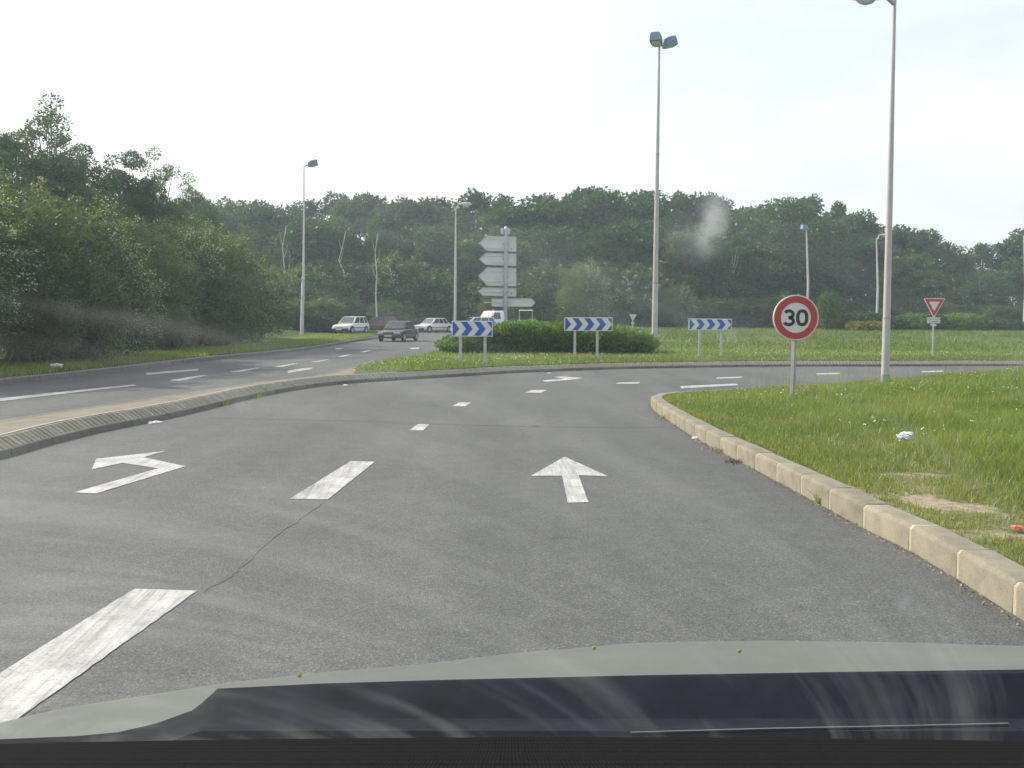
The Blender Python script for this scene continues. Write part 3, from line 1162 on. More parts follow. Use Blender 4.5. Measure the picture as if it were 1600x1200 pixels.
proto_shrub('low0', 2, 2.0, 220, 40, 0.17, 'leaf_bush', 0.0)
proto_shrub('low1', 2, 1.8, 220, 40, 0.17, 'leaf_hedge', 0.0)
proto_shrub('lowy', 1.2, 1.3, 200, 40, 0.11, 'leaf_yellow', 0.0)


def plant(key, x, y, z, h, name, label, cat, group, wid=1.0, rz=None):
    H, parts = PROTO[key]
    o = empty(name, (x, y, z), random.uniform(0, 6.28) if rz is None else rz, label, cat, group)
    s = h / H
    o.scale = (s * wid, s * wid, s)
    for nm, me in parts:
        ch = link(nm, me, o)
        if nm == 'stem':
            tag(ch, kind='stuff')
    return o


def X(px, Y):
    return (px - CX) / FPX * Y


def Ztop(px, py, Y):
    return AT(px, py, Y).z


# ------------------------------------------------------------------ hawthorn bank on the left
HG = 'hawthorn shrubs of the bank along the left carriageway'
bank = [  # px, depth, top py, prototype, label
    (-330, 21, 240, 'haw2', 'dark hawthorn shrub nearest the camera at the left end of the bank'),
    (-150, 24, 235, 'haw0', 'tall dark hawthorn with few white sprays at the picture\'s left edge'),
    (-20, 27.5, 262, 'haw2', 'dense hawthorn at the left end of the bank behind the white litter'),
    (95, 31, 290, 'haw1', 'hawthorn with a white flowering right side, second from the left in the bank'),
    (170, 33, 395, 'haw1', 'lower hawthorn with bright white blossom sprays in the middle of the bank'),
    (205, 41, 335, 'haw3', 'plain green hawthorn with no blossom in the middle of the bank'),
    (290, 47, 338, 'haw2', 'yellowish green hawthorn at the top of the bank'),
    (265, 40, 470, 'haw1', 'low hawthorn with pinkish white sprays near the kerb'),
    (325, 52, 345, 'haw0', 'tall hawthorn with pale sprays near the right end of the bank'),
    (362, 56, 392, 'haw1', 'white flowering hawthorn at the right end of the bank'),
    (392, 63, 402, 'haw0', 'last hawthorn of the bank, just left of the slim box-headed lamp'),
    (60, 27.5, 440, 'haw0', 'low dark hawthorn beside the white litter on the left verge'),
    (345, 48, 480, 'haw2', 'low dark hawthorn at the foot of the bank before the slim lamp'),
    (125, 29.5, 400, 'haw1', 'low hawthorn with drooping white sprays right of the white litter'),
]
for i, (px, Y, py, key, lab) in enumerate(bank):
    x = X(px, Y)
    z = Zl(x, Y)
    z = float(z)
    plant(key, x, Y, z, Ztop(px, py, Y) - z, 'hawthorn_shrub', lab, 'shrub', HG, 1.15 + 0.2 * random.random(), R([0, 25, -25, 10, -15, 35][i % 6]))
LG = 'trees standing behind the hawthorn bank'
behind = [
    (-180, 34, 120, 'near0', 'big tree behind the bank at the extreme left'),
    (-40, 38, 178, 'near2', 'dark tree at the picture\'s left edge, behind the hawthorn bank'),
    (30, 43, 185, 'near1', 'pale green tree left of the tallest tree behind the bank'),
    (84, 45, 144, 'near3', 'tallest tree behind the hawthorn bank, with a ragged pointed top'),
    (135, 47, 205, 'near4', 'leaning sparse tree just right of the tallest tree'),
    (205, 51, 228, 'near0', 'round dense tree in the middle behind the hawthorn bank'),
    (250, 56, 230, 'near3', 'upright tree with a loose crown over the yellowish hawthorn'),
    (300, 62, 270, 'near3', 'last sparse tree before the skyline drops beside the far wood'),
    (10, 36, 215, 'near4', 'dark slim tree rising from the hawthorns at the picture\'s left edge'),
    (105, 42, 225, 'near4', 'slim tree in front of the tallest tree, its top just above the hawthorns'),
    (228, 50, 262, 'near4', 'slim dark tree between the round dense tree and the upright loose one'),
    (282, 58, 296, 'near4', 'low slim tree at the right end behind the hawthorn bank'),
    (325, 66, 306, 'near4', 'small dark tree where the hawthorn bank meets the far wood'),
    (165, 56, 262, 'near2', 'darker tree filling the gap behind the hawthorn bank'),
    (55, 50, 235, 'near0', 'second-row tree seen below the tallest tree'),
]
for px, Y, py, key, lab in behind:
    x = X(px, Y)
    z = float(Zl(x, Y))
    plant(key, x, Y, z, (Ztop(px, py, Y) - z) * 1.0, 'broadleaf_tree', lab, 'tree', LG, 0.95 + 0.2 * random.random())

# ------------------------------------------------------------------ the wood beyond the roundabout
skyline = [(300, 305), (345, 300), (370, 298), (400, 312), (440, 303), (475, 318), (512, 292), (540, 300), (565, 289), (600, 305), (640, 303), (690, 305), (740, 298), (775, 297), (820, 308),
           (850, 298), (885, 290), (940, 281), (985, 289), (1030, 291), (1065, 294), (1100, 298), (1130, 314), (1160, 322), (1205, 305), (1245, 301), (1290, 297), (1325, 318), (1360, 342), (1405, 338),
           (1440, 352), (1475, 381), (1512, 376), (1545, 388), (1580, 360), (1620, 350), (1680, 345)]
sx = [a for a, b in skyline]
sy = [b for a, b in skyline]
used_lab = {}


def where(px):
    for lim, txt in ((420, 'beside the hawthorn bank'), (505, 'behind the slim box-headed lamp'), (570, 'behind the white hatchback'), (640, 'behind the dark oncoming saloon'), (700, 'behind the parked white saloon'),
                     (750, 'behind the curved-head lamp'), (840, 'behind the direction signpost'), (960, 'behind the middle chevron board'), (1060, 'behind the tall twin-headed lamp'), (1180, 'behind the right chevron board'),
                     (1290, 'behind the speed limit sign'), (1375, 'beyond the yellow bush'), (1430, 'behind the near right lamp post'), (1500, 'behind the give way sign')):
        if px < lim:
            return txt
    return 'at the right end of the wood'


WG = 'trees of the wood beyond the roundabout'
keys = ['oak0', 'ash0', 'oak1', 'oak2', 'ash1', 'oak0', 'birch0', 'oak1']
desc = {'oak0': 'dark round-crowned tree', 'oak1': 'dark narrow tree', 'oak2': 'broad dark tree', 'ash0': 'paler green tree', 'ash1': 'slender pale green tree', 'birch0': 'thin birch', 'pine0': 'dark pine'}
px, i = 318.0, 0
while px < 1700:
    top = float(np.interp(px, sx, sy)) + random.uniform(-4, 7)
    Y = random.uniform(122, 136)
    k = keys[i % len(keys)]
    x = X(px, Y)
    z = float(T(x, Y))
    plant(k, x, Y, z, Ztop(px, top, Y) - z, 'woodland_tree', f'{desc[k]} on the skyline {where(px)}', 'tree', WG, 1.0 + 0.2 * random.random())
    px += random.uniform(26, 40)
    i += 1
px, i = 330.0, 3
while px < 1690:      # middle row
    top = float(np.interp(px, sx, sy)) * 0.62 + 440 * 0.38 + random.uniform(-16, 18)
    Y = random.uniform(109, 119)
    k = keys[(i * 5) % len(keys)]
    x = X(px, Y)
    z = float(T(x, Y))
    plant(k, x, Y, z, Ztop(px, top, Y) - z, 'woodland_tree', f'{desc[k]} halfway up the wood {where(px)}', 'tree', WG, 1.1 + 0.3 * random.random())
    px += random.uniform(34, 52)
    i += 1
UG = 'shrubs along the foot of the wood'
px, i = 440.0, 0
uk = ['under0', 'under1', 'under0', 'under2', 'under1']
ud = {'under0': 'dark rounded shrub', 'under1': 'thinly blossoming shrub', 'under2': 'paler green shrub'}
while px < 1690:
    right = sstep((px - 1080) / 200)
    top = (405 + 40 * right) + random.uniform(-14, 34)
    Y = random.uniform(105, 110) if px > 560 else random.uniform(86, 96)
    if px > 1020:
        Y += 6
    k = uk[i % len(uk)]
    x = X(px, Y)
    if px < 600:
        x = min(x, -16.5)
    z = float(Zl(x, Y))
    plant(k, x, Y, z, Ztop(px, top, Y) - z, 'woodland_shrub', f'{ud[k]} at the wood\'s foot {where(px)}', 'shrub', UG, 1.0 + 0.25 * random.random(), R(random.uniform(-40, 40)))
    px += random.uniform(22, 36)
    i += 1
px = 430.0
while px < 1690:      # low skirt under the shrubs
    Y = 102 + random.uniform(-1, 2) if 560 < px < 1000 else (84 if px <= 560 else 106)
    top = 468 + random.uniform(-14, 12)
    x = X(px, Y)
    if px < 600:
        x = min(x, -15.2)
    z = float(Zl(x, Y))
    plant(uk[i % len(uk)], x, Y, z, Ztop(px, top, Y) - z, 'woodland_shrub', f'{ud[uk[i % len(uk)]]} low down {where(px)}', 'shrub', UG, 1.4, None)
    px += random.uniform(30, 42)
    i += 1
# flowering hawthorns at the foot of the wood
for px, Y, py, lab in [(912, 99, 408, 'pale flowering hawthorn at the foot of the wood left of the tall lamp'), (1058, 102, 440, 'flowering hawthorn right of the tall twin-headed lamp'), (775, 98, 445, 'flowering hawthorn behind the flatbed truck')]:
    x = X(px, Y)
    z = float(Zl(x, Y))
    plant('haw1', x, Y, z, Ztop(px, py, Y) - z, 'hawthorn_shrub', lab, 'shrub', UG, 1.0, R(-60))


# where two would share a label, say which one of them
from collections import defaultdict
same = defaultdict(list)
for o_ in COL.objects:
    if o_.parent is None and o_.name.startswith('woodland'):
        same[o_['label']].append(o_)
for lab, os_ in same.items():
    os_.sort(key=lambda q: q.location.x / q.location.y)
    if len(os_) == 2:
        os_[0]['label'], os_[1]['label'] = lab + ', left one', lab + ', right one'
    elif len(os_) == 3:
        for q, wd_ in zip(os_, ('left one', 'middle one', 'right one')):
            q['label'] = lab + ', ' + wd_
    elif len(os_) > 3:
        for q, wd_ in zip(os_, ('leftmost', 'second', 'third', 'fourth', 'fifth', 'sixth')):
            q['label'] = lab + ', ' + wd_

# bare pale birches
def bare_birch(px, Y, py_top, bends, lab):
    x = X(px, Y)
    z = float(T(x, Y))
    o = empty('bare_birch', (x, Y, z), 0, lab, 'tree', 'bare pale birches in the wood')
    h = Ztop(px, py_top, Y) - z
    pts = [Vector((bx * 0.55, 0, t * h - 0.2)) for t, bx in bends]
    MB().tube(pts, [0.095 * (1 - 0.75 * t) for t, _ in bends], 8).build('trunk', M['birch'], o, 40)
    for t, dx, dz in ((0.55, -0.9, 1.1), (0.7, 0.8, 1.3), (0.82, -0.6, 1.0), (0.9, 0.4, 0.9)):
        b0 = Vector((np.interp(t, [a for a, _ in bends], [b for _, b in bends]) * 0.55, 0, t * h - 0.2))
        MB().tube([b0, b0 + Vector((dx * 0.3, 0.1, dz * 0.5)), b0 + Vector((dx * 0.5, 0.2, dz * 1.2))], [0.03, 0.02, 0.006], 5).build('branch', M['birch'], o, 40)
    return o


bare_birch(537, 99.5, 358, [(0, 0.6), (0.4, 0.3), (0.6, 0.1), (0.72, -0.8), (0.84, -0.2), (1, 0.4)], 'crooked bare white birch trunk above the white hatchback')
bare_birch(447, 97, 350, [(0, 0), (0.4, 0.1), (0.6, -0.2), (0.8, -0.5), (1, 0.1)], 'bare white birch trunk left of the slim lamp')
bare_birch(588, 99.5, 362, [(0, 0.2), (0.4, -0.1), (0.6, 0.1), (0.8, -0.2), (1, 0.2)], 'thin straight bare birch left of the curved-head lamp')

# hedge and bushes at the back of the mound, right
RG = 'low bushes at the back edge of the roundabout field'
for px, Y, py, key, wd, lab in [
    (1292, 80, 452, 'under2', 0.55, 'light green bushy sapling right of the speed limit sign'),
    (1318, 82, 487, 'low0', 1.0, 'low dark green bush between the speed limit sign and the yellow bush'),
    (1348, 83, 485, 'low0', 1.1, 'rounded dull green bush behind the yellow bush'),
    (1338, 78.5, 501, 'lowy', 1.0, 'yellow flowering bush, left one of the yellow pair'),
    (1364, 78.5, 501, 'lowy', 1.1, 'yellow bush, right one of the yellow pair, left of the near lamp post'),
    (1395, 82, 492, 'low0', 1.0, 'low green bush right behind the near lamp post'),
    (1425, 82, 489, 'low1', 1.2, 'bright low bush between the near lamp post and the give way sign'),
    (1455, 83, 488, 'low0', 1.2, 'dull low bush right behind the give way sign'),
    (1488, 83, 489, 'low1', 1.2, 'bright green bush just right of the give way sign'),
    (1515, 83, 490, 'low1', 1.2, 'second bright green bush right of the give way sign'),
    (1545, 83, 494, 'low0', 1.2, 'brownish green bush near the right end of the row'),
    (1580, 84, 500, 'low0', 1.1, 'last low bush at the picture\'s right edge'),
    (1615, 84, 498, 'low0', 1.1, 'low bush just past the far right lamp')]:
    x = X(px, Y)
    z = float(Zi(x, Y)) - 0.15
    plant(key, x, Y, z, max(0.5, Ztop(px, py, Y) - z), 'bush', lab, 'bush', RG, wd)

# ------------------------------------------------------------------ clipped hedge on the island
hedge = empty('hedge', (0, 0, 0), 0, 'low dense green hedge on the roundabout behind the chevron boards', 'hedge')
hp = []
hc = []
nb = 0
for px in np.arange(700, 1012, 7.0):
    for row in range(3):
        Y = 37.6 + row * 1.3 + rng.uniform(-0.3, 0.3)
        p_ = X(px, Y)
        topy = np.interp(px, [690, 712, 745, 790, 830, 900, 960, 1000, 1014], [541, 527, 513, 507, 505, 509, 514, 518, 532])
        zt = Ztop(px, topy, 38.5)
        zg = float(Zi(p_, Y))
        hc.append((p_ + rng.uniform(-0.1, 0.1), Y, zg, zt + rng.uniform(-0.16, 0.10)))
P, D = [], []
for (x, y, zg, zt) in hc:
    n = 460
    u = unit(n)
    u[:, 2] *= 1.0
    rr = rng.uniform(0.55, 1.05, (n, 1))
    c = np.array([x, y, (zg + 0.10 + zt) / 2])
    ext = np.array([0.42, 0.5, (zt - zg - 0.08) / 2])
    P.append(c + u * rr * ext)
    D.append(u + rng.normal(0, 0.5, (n, 3)) + np.array([0, 0, 0.35]))
P, D = np.concatenate(P), np.concatenate(D)
link('foliage', leaf_mesh('foliage', P, D, np.full(len(P), 0.13), M['leaf_hedge'], 0.5), hedge)
mb = MB()
for (x, y, zg, zt) in hc:
    for _ in range(2):
        a, b = rng.uniform(-0.25, 0.25, 2)
        mb.tube([(x + a * 0.5, y + b * 0.5, zg - 0.05), (x + a, y + b, zg + (zt - zg) * 0.75)], [0.016, 0.007], 5)
mb.build('stem', M['bark'], hedge, 40)
fl = P[(P[:, 1] < 38.0) & (P[:, 0] < 0.5) & (P[:, 2] > 0.6)]
fl = fl[rng.choice(len(fl), 60, replace=False)] + np.array([0, -0.12, 0])
link('blossom', leaf_mesh('blossom', fl, rng.normal(size=fl.shape), np.full(len(fl), 0.10), M['blossom_pink'], 0.9), hedge)


# ------------------------------------------------------------------ signs
def flat_poly(mb, poly, y, thick):
    """polygon in x,z facing -y"""
    mb.prism(poly, y - thick, y)
    return mb


def chevron_board(px0, px1, py0, py1, Y, posts, n, lab):
    cx = (px0 + px1) / 2
    x = X(cx, Y)
    c = AT(cx, (py0 + py1) / 2, Y)
    z0 = float(Zi(c.x, Y))
    wd = (px1 - px0) / FPX * Y
    ht = (py1 - py0) / FPX * Y
    o = empty('chevron_sign', (c.x, Y, z0), 0, lab, 'road sign', 'blue and white chevron boards on the island')
    zc = c.z - z0
    hw, hh = wd / 2, ht / 2
    mb = MB().prism([(-hw, zc - hh), (hw, zc - hh), (hw, zc + hh), (-hw, zc + hh)], -0.02, 0.02)
    bd = mb.build('board', M['sign_white'], o, bevel=0.008)
    # white rim with rounded corners is the board itself; blue chevrons stand 3 mm proud
    iw, ih = hw - 0.025, hh - 0.025
    pitch = 2 * iw / n
    wv = pitch * 0.50
    arm = ih * 0.78

    def clip(poly):
        return [(max(-iw, min(iw, a)), b) for a, b in poly]
    for k in range(0, n + 1):
        x0 = -iw + k * pitch - pitch * 0.39
        poly = [(x0, zc - ih), (x0 + wv, zc - ih), (x0 + wv + arm, zc), (x0 + wv, zc + ih), (x0, zc + ih), (x0 + arm, zc)]
        # clip the polygon to the board
        for lim, sgn in ((-iw, 1), (iw, -1)):
            outp = []
            for q in range(len(poly)):
                a, b = poly[q], poly[(q + 1) % len(poly)]
                ia, ib = (a[0] - lim) * sgn >= 0, (b[0] - lim) * sgn >= 0
                if ia:
                    outp.append(a)
                if ia != ib:
                    t = (lim - a[0]) / (b[0] - a[0])
                    outp.append((lim, a[1] + (b[1] - a[1]) * t))
            poly = outp
            if len(poly) < 3:
                break
        if len(poly) >= 3:
            MB().prism(poly, -0.024, -0.0205).build('chevron', M['sign_blue'], bd)
    for p in posts:
        xx = X(p, Y) - c.x
        MB().box((xx, 0.055, zc / 2 + hh / 2 - 0.1), (0.08, 0.06, zc + hh - 0.08 + 0.2)).build('post', M['galv'], o, bevel=0.006)
        MB().box((xx, 0.016, zc + hh * 0.5), (0.16, 0.03, 0.035)).build('bracket', M['galv_dark'], o)
        MB().box((xx, 0.016, zc - hh * 0.5), (0.16, 0.03, 0.035)).build('bracket', M['galv_dark'], o)
    return o


chevron_board(706, 770, 501.5, 526, 28.6, (719, 757.5), 3, 'left blue and white chevron board in front of the hedge end')
chevron_board(882, 957, 496, 517, 34.2, (898, 933), 4, 'middle chevron board with its posts in front of the hedge')
chevron_board(1076, 1143, 498, 516, 34.8, (1093, 1127), 4, 'right chevron board on open grass right of the tall lamp')


def stroke(mb, pts, wd, y0, y1, closed=False):
    n = len(pts)
    L, Rr = [], []
    for i in range(n):
        a = Vector(pts[(i - 1) % n] if closed or i > 0 else pts[i])
        b = Vector(pts[(i + 1) % n] if closed or i < n - 1 else pts[i])
        t = (b - a).normalized()
        nn = Vector((-t.y, t.x)) * wd / 2
        L.append(Vector(pts[i]) + nn)
        Rr.append(Vector(pts[i]) - nn)
    m_ = n if closed else n - 1
    for i in range(m_):
        j = (i + 1) % n
        mb.prism([tuple(L[i]), tuple(L[j]), tuple(Rr[j]), tuple(Rr[i])], y0, y1)


# 30 sign on the right verge
b30 = W(1239, 627, 0.0, Zr)
Y30 = b30.y
o = empty('speed_limit_sign', (b30.x, b30.y, float(Zr(b30.x, b30.y))), 0, 'round red-rimmed 30 speed limit sign on a steel post on the right verge', 'road sign')
c30 = AT(1243.5, 496.5, Y30)
lx, lz = c30.x - b30.x, c30.z - o.location.z
r30 = 35.5 / FPX * Y30
tilt = (AT(1243, 532, Y30).x - b30.x) / (AT(1243, 532, Y30).z - o.location.z) * 0.9
MB().tube([(0, 0.05, -0.3), (lx * 0.98, 0.05, lz + r30 * 0.55)], 0.042, 4).build('post', M['galv_dark'], o, 20, bevel=0.005)
pl = MB().lathe([(r30 * 0.96, 0.028), (r30, 0.02), (r30, -0.006), (r30 * 0.985, -0.012), (r30 * 0.965, -0.012), (r30 * 0.96, -0.004)], (lx, 0, lz), 'Y', 64).build('plate', M['sign_white'], o, 40)
MB().lathe([(r30 * 0.945, -0.0042), (r30 * 0.945, -0.0075), (r30 * 0.66, -0.0075), (r30 * 0.66, -0.0042), (r30 * 0.945, -0.0042)], (lx, 0, lz), 'Y', 64, False).build('red_ring', M['sign_red'], pl)
zero, h_ = [], r30 * 0.74
for k in range(28):
    a = 2 * math.pi * k / 28
    ca, sa = math.cos(a), math.sin(a)
    zero.append((lx + r30 * 0.275 + math.copysign(abs(ca) ** 0.8, ca) * r30 * 0.195, lz + math.copysign(abs(sa) ** 0.8, sa) * (h_ / 2 - r30 * 0.07)))
mb = MB()
stroke(mb, zero, r30 * 0.145, -0.0080, -0.0042, True)
mb.build('digit_zero', M['sign_black'], pl)
three = []
cx3 = lx - r30 * 0.31
ra = (h_ / 2 - r30 * 0.07) / 2
for k in range(13):
    a = R(155 - k * 245 / 12)
    three.append((cx3 + math.cos(a) * r30 * 0.185, lz + ra + math.sin(a) * ra))
three[-1] = (cx3 - r30 * 0.02, lz + r30 * 0.01)
low3 = []
for k in range(14):
    a = R(90 - k * 250 / 13)
    low3.append((cx3 + math.cos(a) * r30 * 0.205, lz - ra * 1.02 + math.sin(a) * ra * 1.02))
mb = MB()
stroke(mb, three, r30 * 0.14, -0.0080, -0.0042)
stroke(mb, low3, r30 * 0.14, -0.0080, -0.0042)
mb.build('digit_three', M['sign_black'], pl)
MB().box((lx, 0.03, lz + r30 * 0.45), (r30 * 1.2, 0.018, 0.035)).build('bracket', M['galv_dark'], o)
MB().box((lx, 0.03, lz - r30 * 0.45), (r30 * 1.2, 0.018, 0.035)).build('bracket', M['galv_dark'], o)


def text_mesh(body, size, mat, name):
    cu = bpy.data.curves.new(name, 'FONT')
    cu.body = body
    cu.size = size
    cu.align_x = 'CENTER'
    cu.align_y = 'CENTER'
    cu.extrude = 0.0008
    cu.offset = size * 0.012
    tmp = bpy.data.objects.new('tmp_text', cu)
    COL.objects.link(tmp)
    dg = bpy.context.evaluated_depsgraph_get()
    me = bpy.data.meshes.new_from_object(tmp.evaluated_get(dg))
    bpy.data.objects.remove(tmp)
    bpy.data.curves.remove(cu)
    me.name = name
    me.materials.clear()
    me.materials.append(M[mat])
    return me


def tri_poly(cx, zt, w_, h_, r):
    """rounded triangle, point down"""
    V = [Vector((cx - w_ / 2, zt)), Vector((cx + w_ / 2, zt)), Vector((cx, zt - h_))]
    outp = []
    for i in range(3):
        p, a, b = V[i], V[i - 1], V[(i + 1) % 3]
        u_, v_ = (a - p).normalized(), (b - p).normalized()
        s, e = p + u_ * r, p + v_ * r
        for k in range(5):
            t = k / 4
            outp.append(tuple(s.lerp(p, t).lerp(p.lerp(e, t), t)))
    return outp


# give way sign
Yg = 36.5
cg = AT(1460, 466, Yg)
bg_ = AT(1458, 557, Yg)
zg = float(Zi(cg.x, Yg))
o = empty('give_way_sign', (bg_.x, Yg, zg), 0, 'red-bordered white give way triangle with a small plate on the far grass', 'road sign')
k_ = Yg / FPX
dx, zt = cg.x - bg_.x, cg.z - zg
MB().tube([(0, 0.04, -0.3), (dx, 0.04, zt - 5 * k_)], 0.036, 4).build('post', M['galv'], o, bevel=0.004)
tp = MB().prism(tri_poly(dx, zt, 34 * k_, 31 * k_, 3.2 * k_), -0.012, 0.012).build('plate', M['sign_white'], o)
MB().prism(tri_poly(dx, zt - 1.1 * k_, 30.5 * k_, 27.6 * k_, 2.6 * k_), -0.0155, -0.0125).build('red_border', M['sign_red'], tp)
MB().prism(tri_poly(dx, zt - 5.2 * k_, 17 * k_, 15.2 * k_, 1.4 * k_), -0.0185, -0.016).build('white_triangle', M['sign_white'], tp)
zp = AT(1459, 500.5, Yg).z - zg
pp = MB().box((dx, 0, zp), (20 * k_, 0.02, 9.0 * k_)).build('text_plate', M['sign_white'], o, bevel=0.004)
for j, (s_, dz) in enumerate((("VOUS N'AVEZ PAS", 1.8), ('LA PRIORITE', -2.1))):
    t = link('lettering', text_mesh(s_, 2.5 * k_, 'sign_black', 'lettering'), pp)
    t.location = (dx, -0.0115, zp + dz * k_)
    t.rotation_euler = (R(90), 0, 0)
MB().box((dx + 0.05, -0.0, zp - 7.5 * k_), (0.10, 0.03, 0.06)).build('clamp', M['sign_back'], o)
MB().box((dx - 0.07, -0.0, zp - 7.0 * k_), (0.05, 0.03, 0.05)).build('clamp', M['sign_back'], o)

# back of a far give way sign
Yb = 72.0
cb = AT(989, 491, Yb)
zb = float(Zi(cb.x, Yb))
kb = Yb / FPX
o = empty('give_way_sign', (cb.x, Yb, zb), 0, 'bare grey back of a small triangular sign left of the tall lamp', 'road sign')
ztb = cb.z - zb
MB().prism(tri_poly(0, ztb, 12 * kb, 10.5 * kb, 1.0 * kb), -0.012, 0.012).build('plate', M['sign_back'], o)
MB().tube([(0, -0.04, -0.3), (0, -0.04, ztb - 1.5 * kb)], 0.035, 6).build('post', M['galv'], o)
MB().box((0, -0.02, ztb - 13 * kb - 0.05), (5 * kb, 0.03, 2.4 * kb)).build('plate', M['sign_back'], o)

# direction signpost seen from behind
Ys = 43.5
bs = AT(789, 520, Ys)
zs = float(Zi(bs.x, Ys))
o = empty('direction_signpost', (bs.x, Ys, zs), 0, 'tall post of five grey arrow boards seen from behind above the hedge', 'road sign')
ks = Ys / FPX
zz = lambda py: AT(789, py, Ys).z - zs
xx = lambda px, py: AT(px, py, Ys).x - bs.x
MB().tube([(0, -0.06, -0.4), (xx(791, 360), -0.06, zz(358))], [0.085, 0.075], 14).build('post', M['galv'], o, 40)
MB().lathe([(0.0, 0.20), (0.055, 0.17), (0.075, 0.09), (0.06, 0.02), (0.04, 0.0)], (xx(790.5, 358), -0.06, zz(361)), 'Z', 14).build('finial', M['sign_back'], o, 50)
for sgn in (-1, 1):
    MB().box((xx(789.5, 361) + sgn * 0.13, -0.04, zz(361.5)), (0.11, 0.05, 0.24)).build('clamp_plate', M['sign_back'], o, bevel=0.006)
for (pts, py0, py1) in (
        ([(748, 380), (760, 368), (807, 369.5), (807, 393), (760, 392)], 368, 393),
        ([(748, 405), (758.5, 395), (807, 396), (807, 415.5), (758.5, 414)], 395, 415),
        ([(746.5, 431), (761, 417.5), (807, 418.5), (807, 447), (761, 446.5)], 417, 447),
        ([(746.5, 455.5), (754, 449), (807, 450), (807, 463), (754, 462)], 449, 463),
        ([(768, 466.5), (831, 465.5), (837, 472.5), (831, 479), (768, 479)], 466, 479)):
    poly = [(xx(a, b), zz(b)) for a, b in pts]
    ab = MB().prism(poly, 0.06, 0.085).build('arrow_board', M['sign_back'], o)
    # folded rim round the back
    c_ = Vector((sum(a for a, b in poly) / 5, sum(b for a, b in poly) / 5))
    mb = MB()
    for q in range(len(poly)):
        A, B = Vector(poly[q]), Vector(poly[(q + 1) % len(poly)])
        ia, ib = A + (c_ - A).normalized() * 0.03, B + (c_ - B).normalized() * 0.03
        mb.prism([tuple(A), tuple(B), tuple(ib), tuple(ia)], 0.035, 0.0595)
    mb.build('rim', M['galv'], ab)
    zm = (zz(py0) + zz(py1)) / 2
    for fz in ((0.28, -0.28) if py1 - py0 > 16 else (0.0,)):
        MB().box((xx(779, py0), 0.048, zm + fz * (zz(py0) - zz(py1))), ((807 - 752) * ks * 0.84, 0.022, 0.035)).build('rail', M['sign_back'] if fz > -1 else M['galv'], ab)
    MB().box((xx(790, py0), 0.02, zm), (0.24, 0.05, 0.05)).build('clamp', M['galv_dark'], ab)
    if py1 < 465 and py1 != 447:
        MB().box((xx(799.5, py1), 0.0575, zz(py1 - 4.5)), (0.05, 0.004, 0.05)).build('sticker', M['sign_black'], ab)


# ------------------------------------------------------------------ lamps
def pole_mesh(o, pts, rads, mat, base=None):
    MB().tube(pts, rads, 14).build('pole', mat, o, 40)


def box_head(o, at, ang, tilt_, L, Wd, H, mat):
    """curved street-lamp head; its length leaves the pole at an angle in plan and tilts up"""
    Mx = Matrix.Translation(at) @ Matrix.Rotation(ang, 4, 'Z') @ Matrix.Rotation(-tilt_, 4, 'Y')
    rings = []
    for t, hw, zt in ((0.0, 0.50, 0.30), (0.04, 0.72, 0.55), (0.18, 0.92, 0.80), (0.45, 1.0, 0.97), (0.8, 1.0, 1.0), (0.97, 0.97, 0.95), (1.0, 0.92, 0.88)):
        x = 0.10 + t * L
        y = hw * Wd / 2
        z = zt * H * 0.7
        rings.append([Mx @ Vector(v) for v in ((x, -y, -0.3 * H), (x, -y, z * 0.6), (x, -y * 0.72, z), (x, y * 0.72, z), (x, y, z * 0.6), (x, y, -0.3 * H))])
    hd = MB().loft(rings).build('lamp_head', mat, o, 35)
    MB().add([Mx @ Vector(v) for v in ((0.2, -Wd * 0.4, -0.305 * H), (L * 0.98, -Wd * 0.42, -0.305 * H), (L * 0.98, Wd * 0.42, -0.305 * H), (0.2, Wd * 0.4, -0.305 * H),
                                       (0.25, -Wd * 0.3, -0.40 * H), (L * 0.9, -Wd * 0.32, -0.40 * H), (L * 0.9, Wd * 0.32, -0.40 * H), (0.25, Wd * 0.3, -0.40 * H))],
             [(0, 1, 2, 3), (4, 7, 6, 5), (0, 4, 5, 1), (1, 5, 6, 2), (2, 6, 7, 3), (3, 7, 4, 0)]).build('lens', M['lamp_bowl'], hd)
    MB().tube([Mx @ Vector((-0.12, 0, 0)), Mx @ Vector((0.18, 0, 0))], 0.045, 8).build('arm', M['galv_dark'], o, 40)


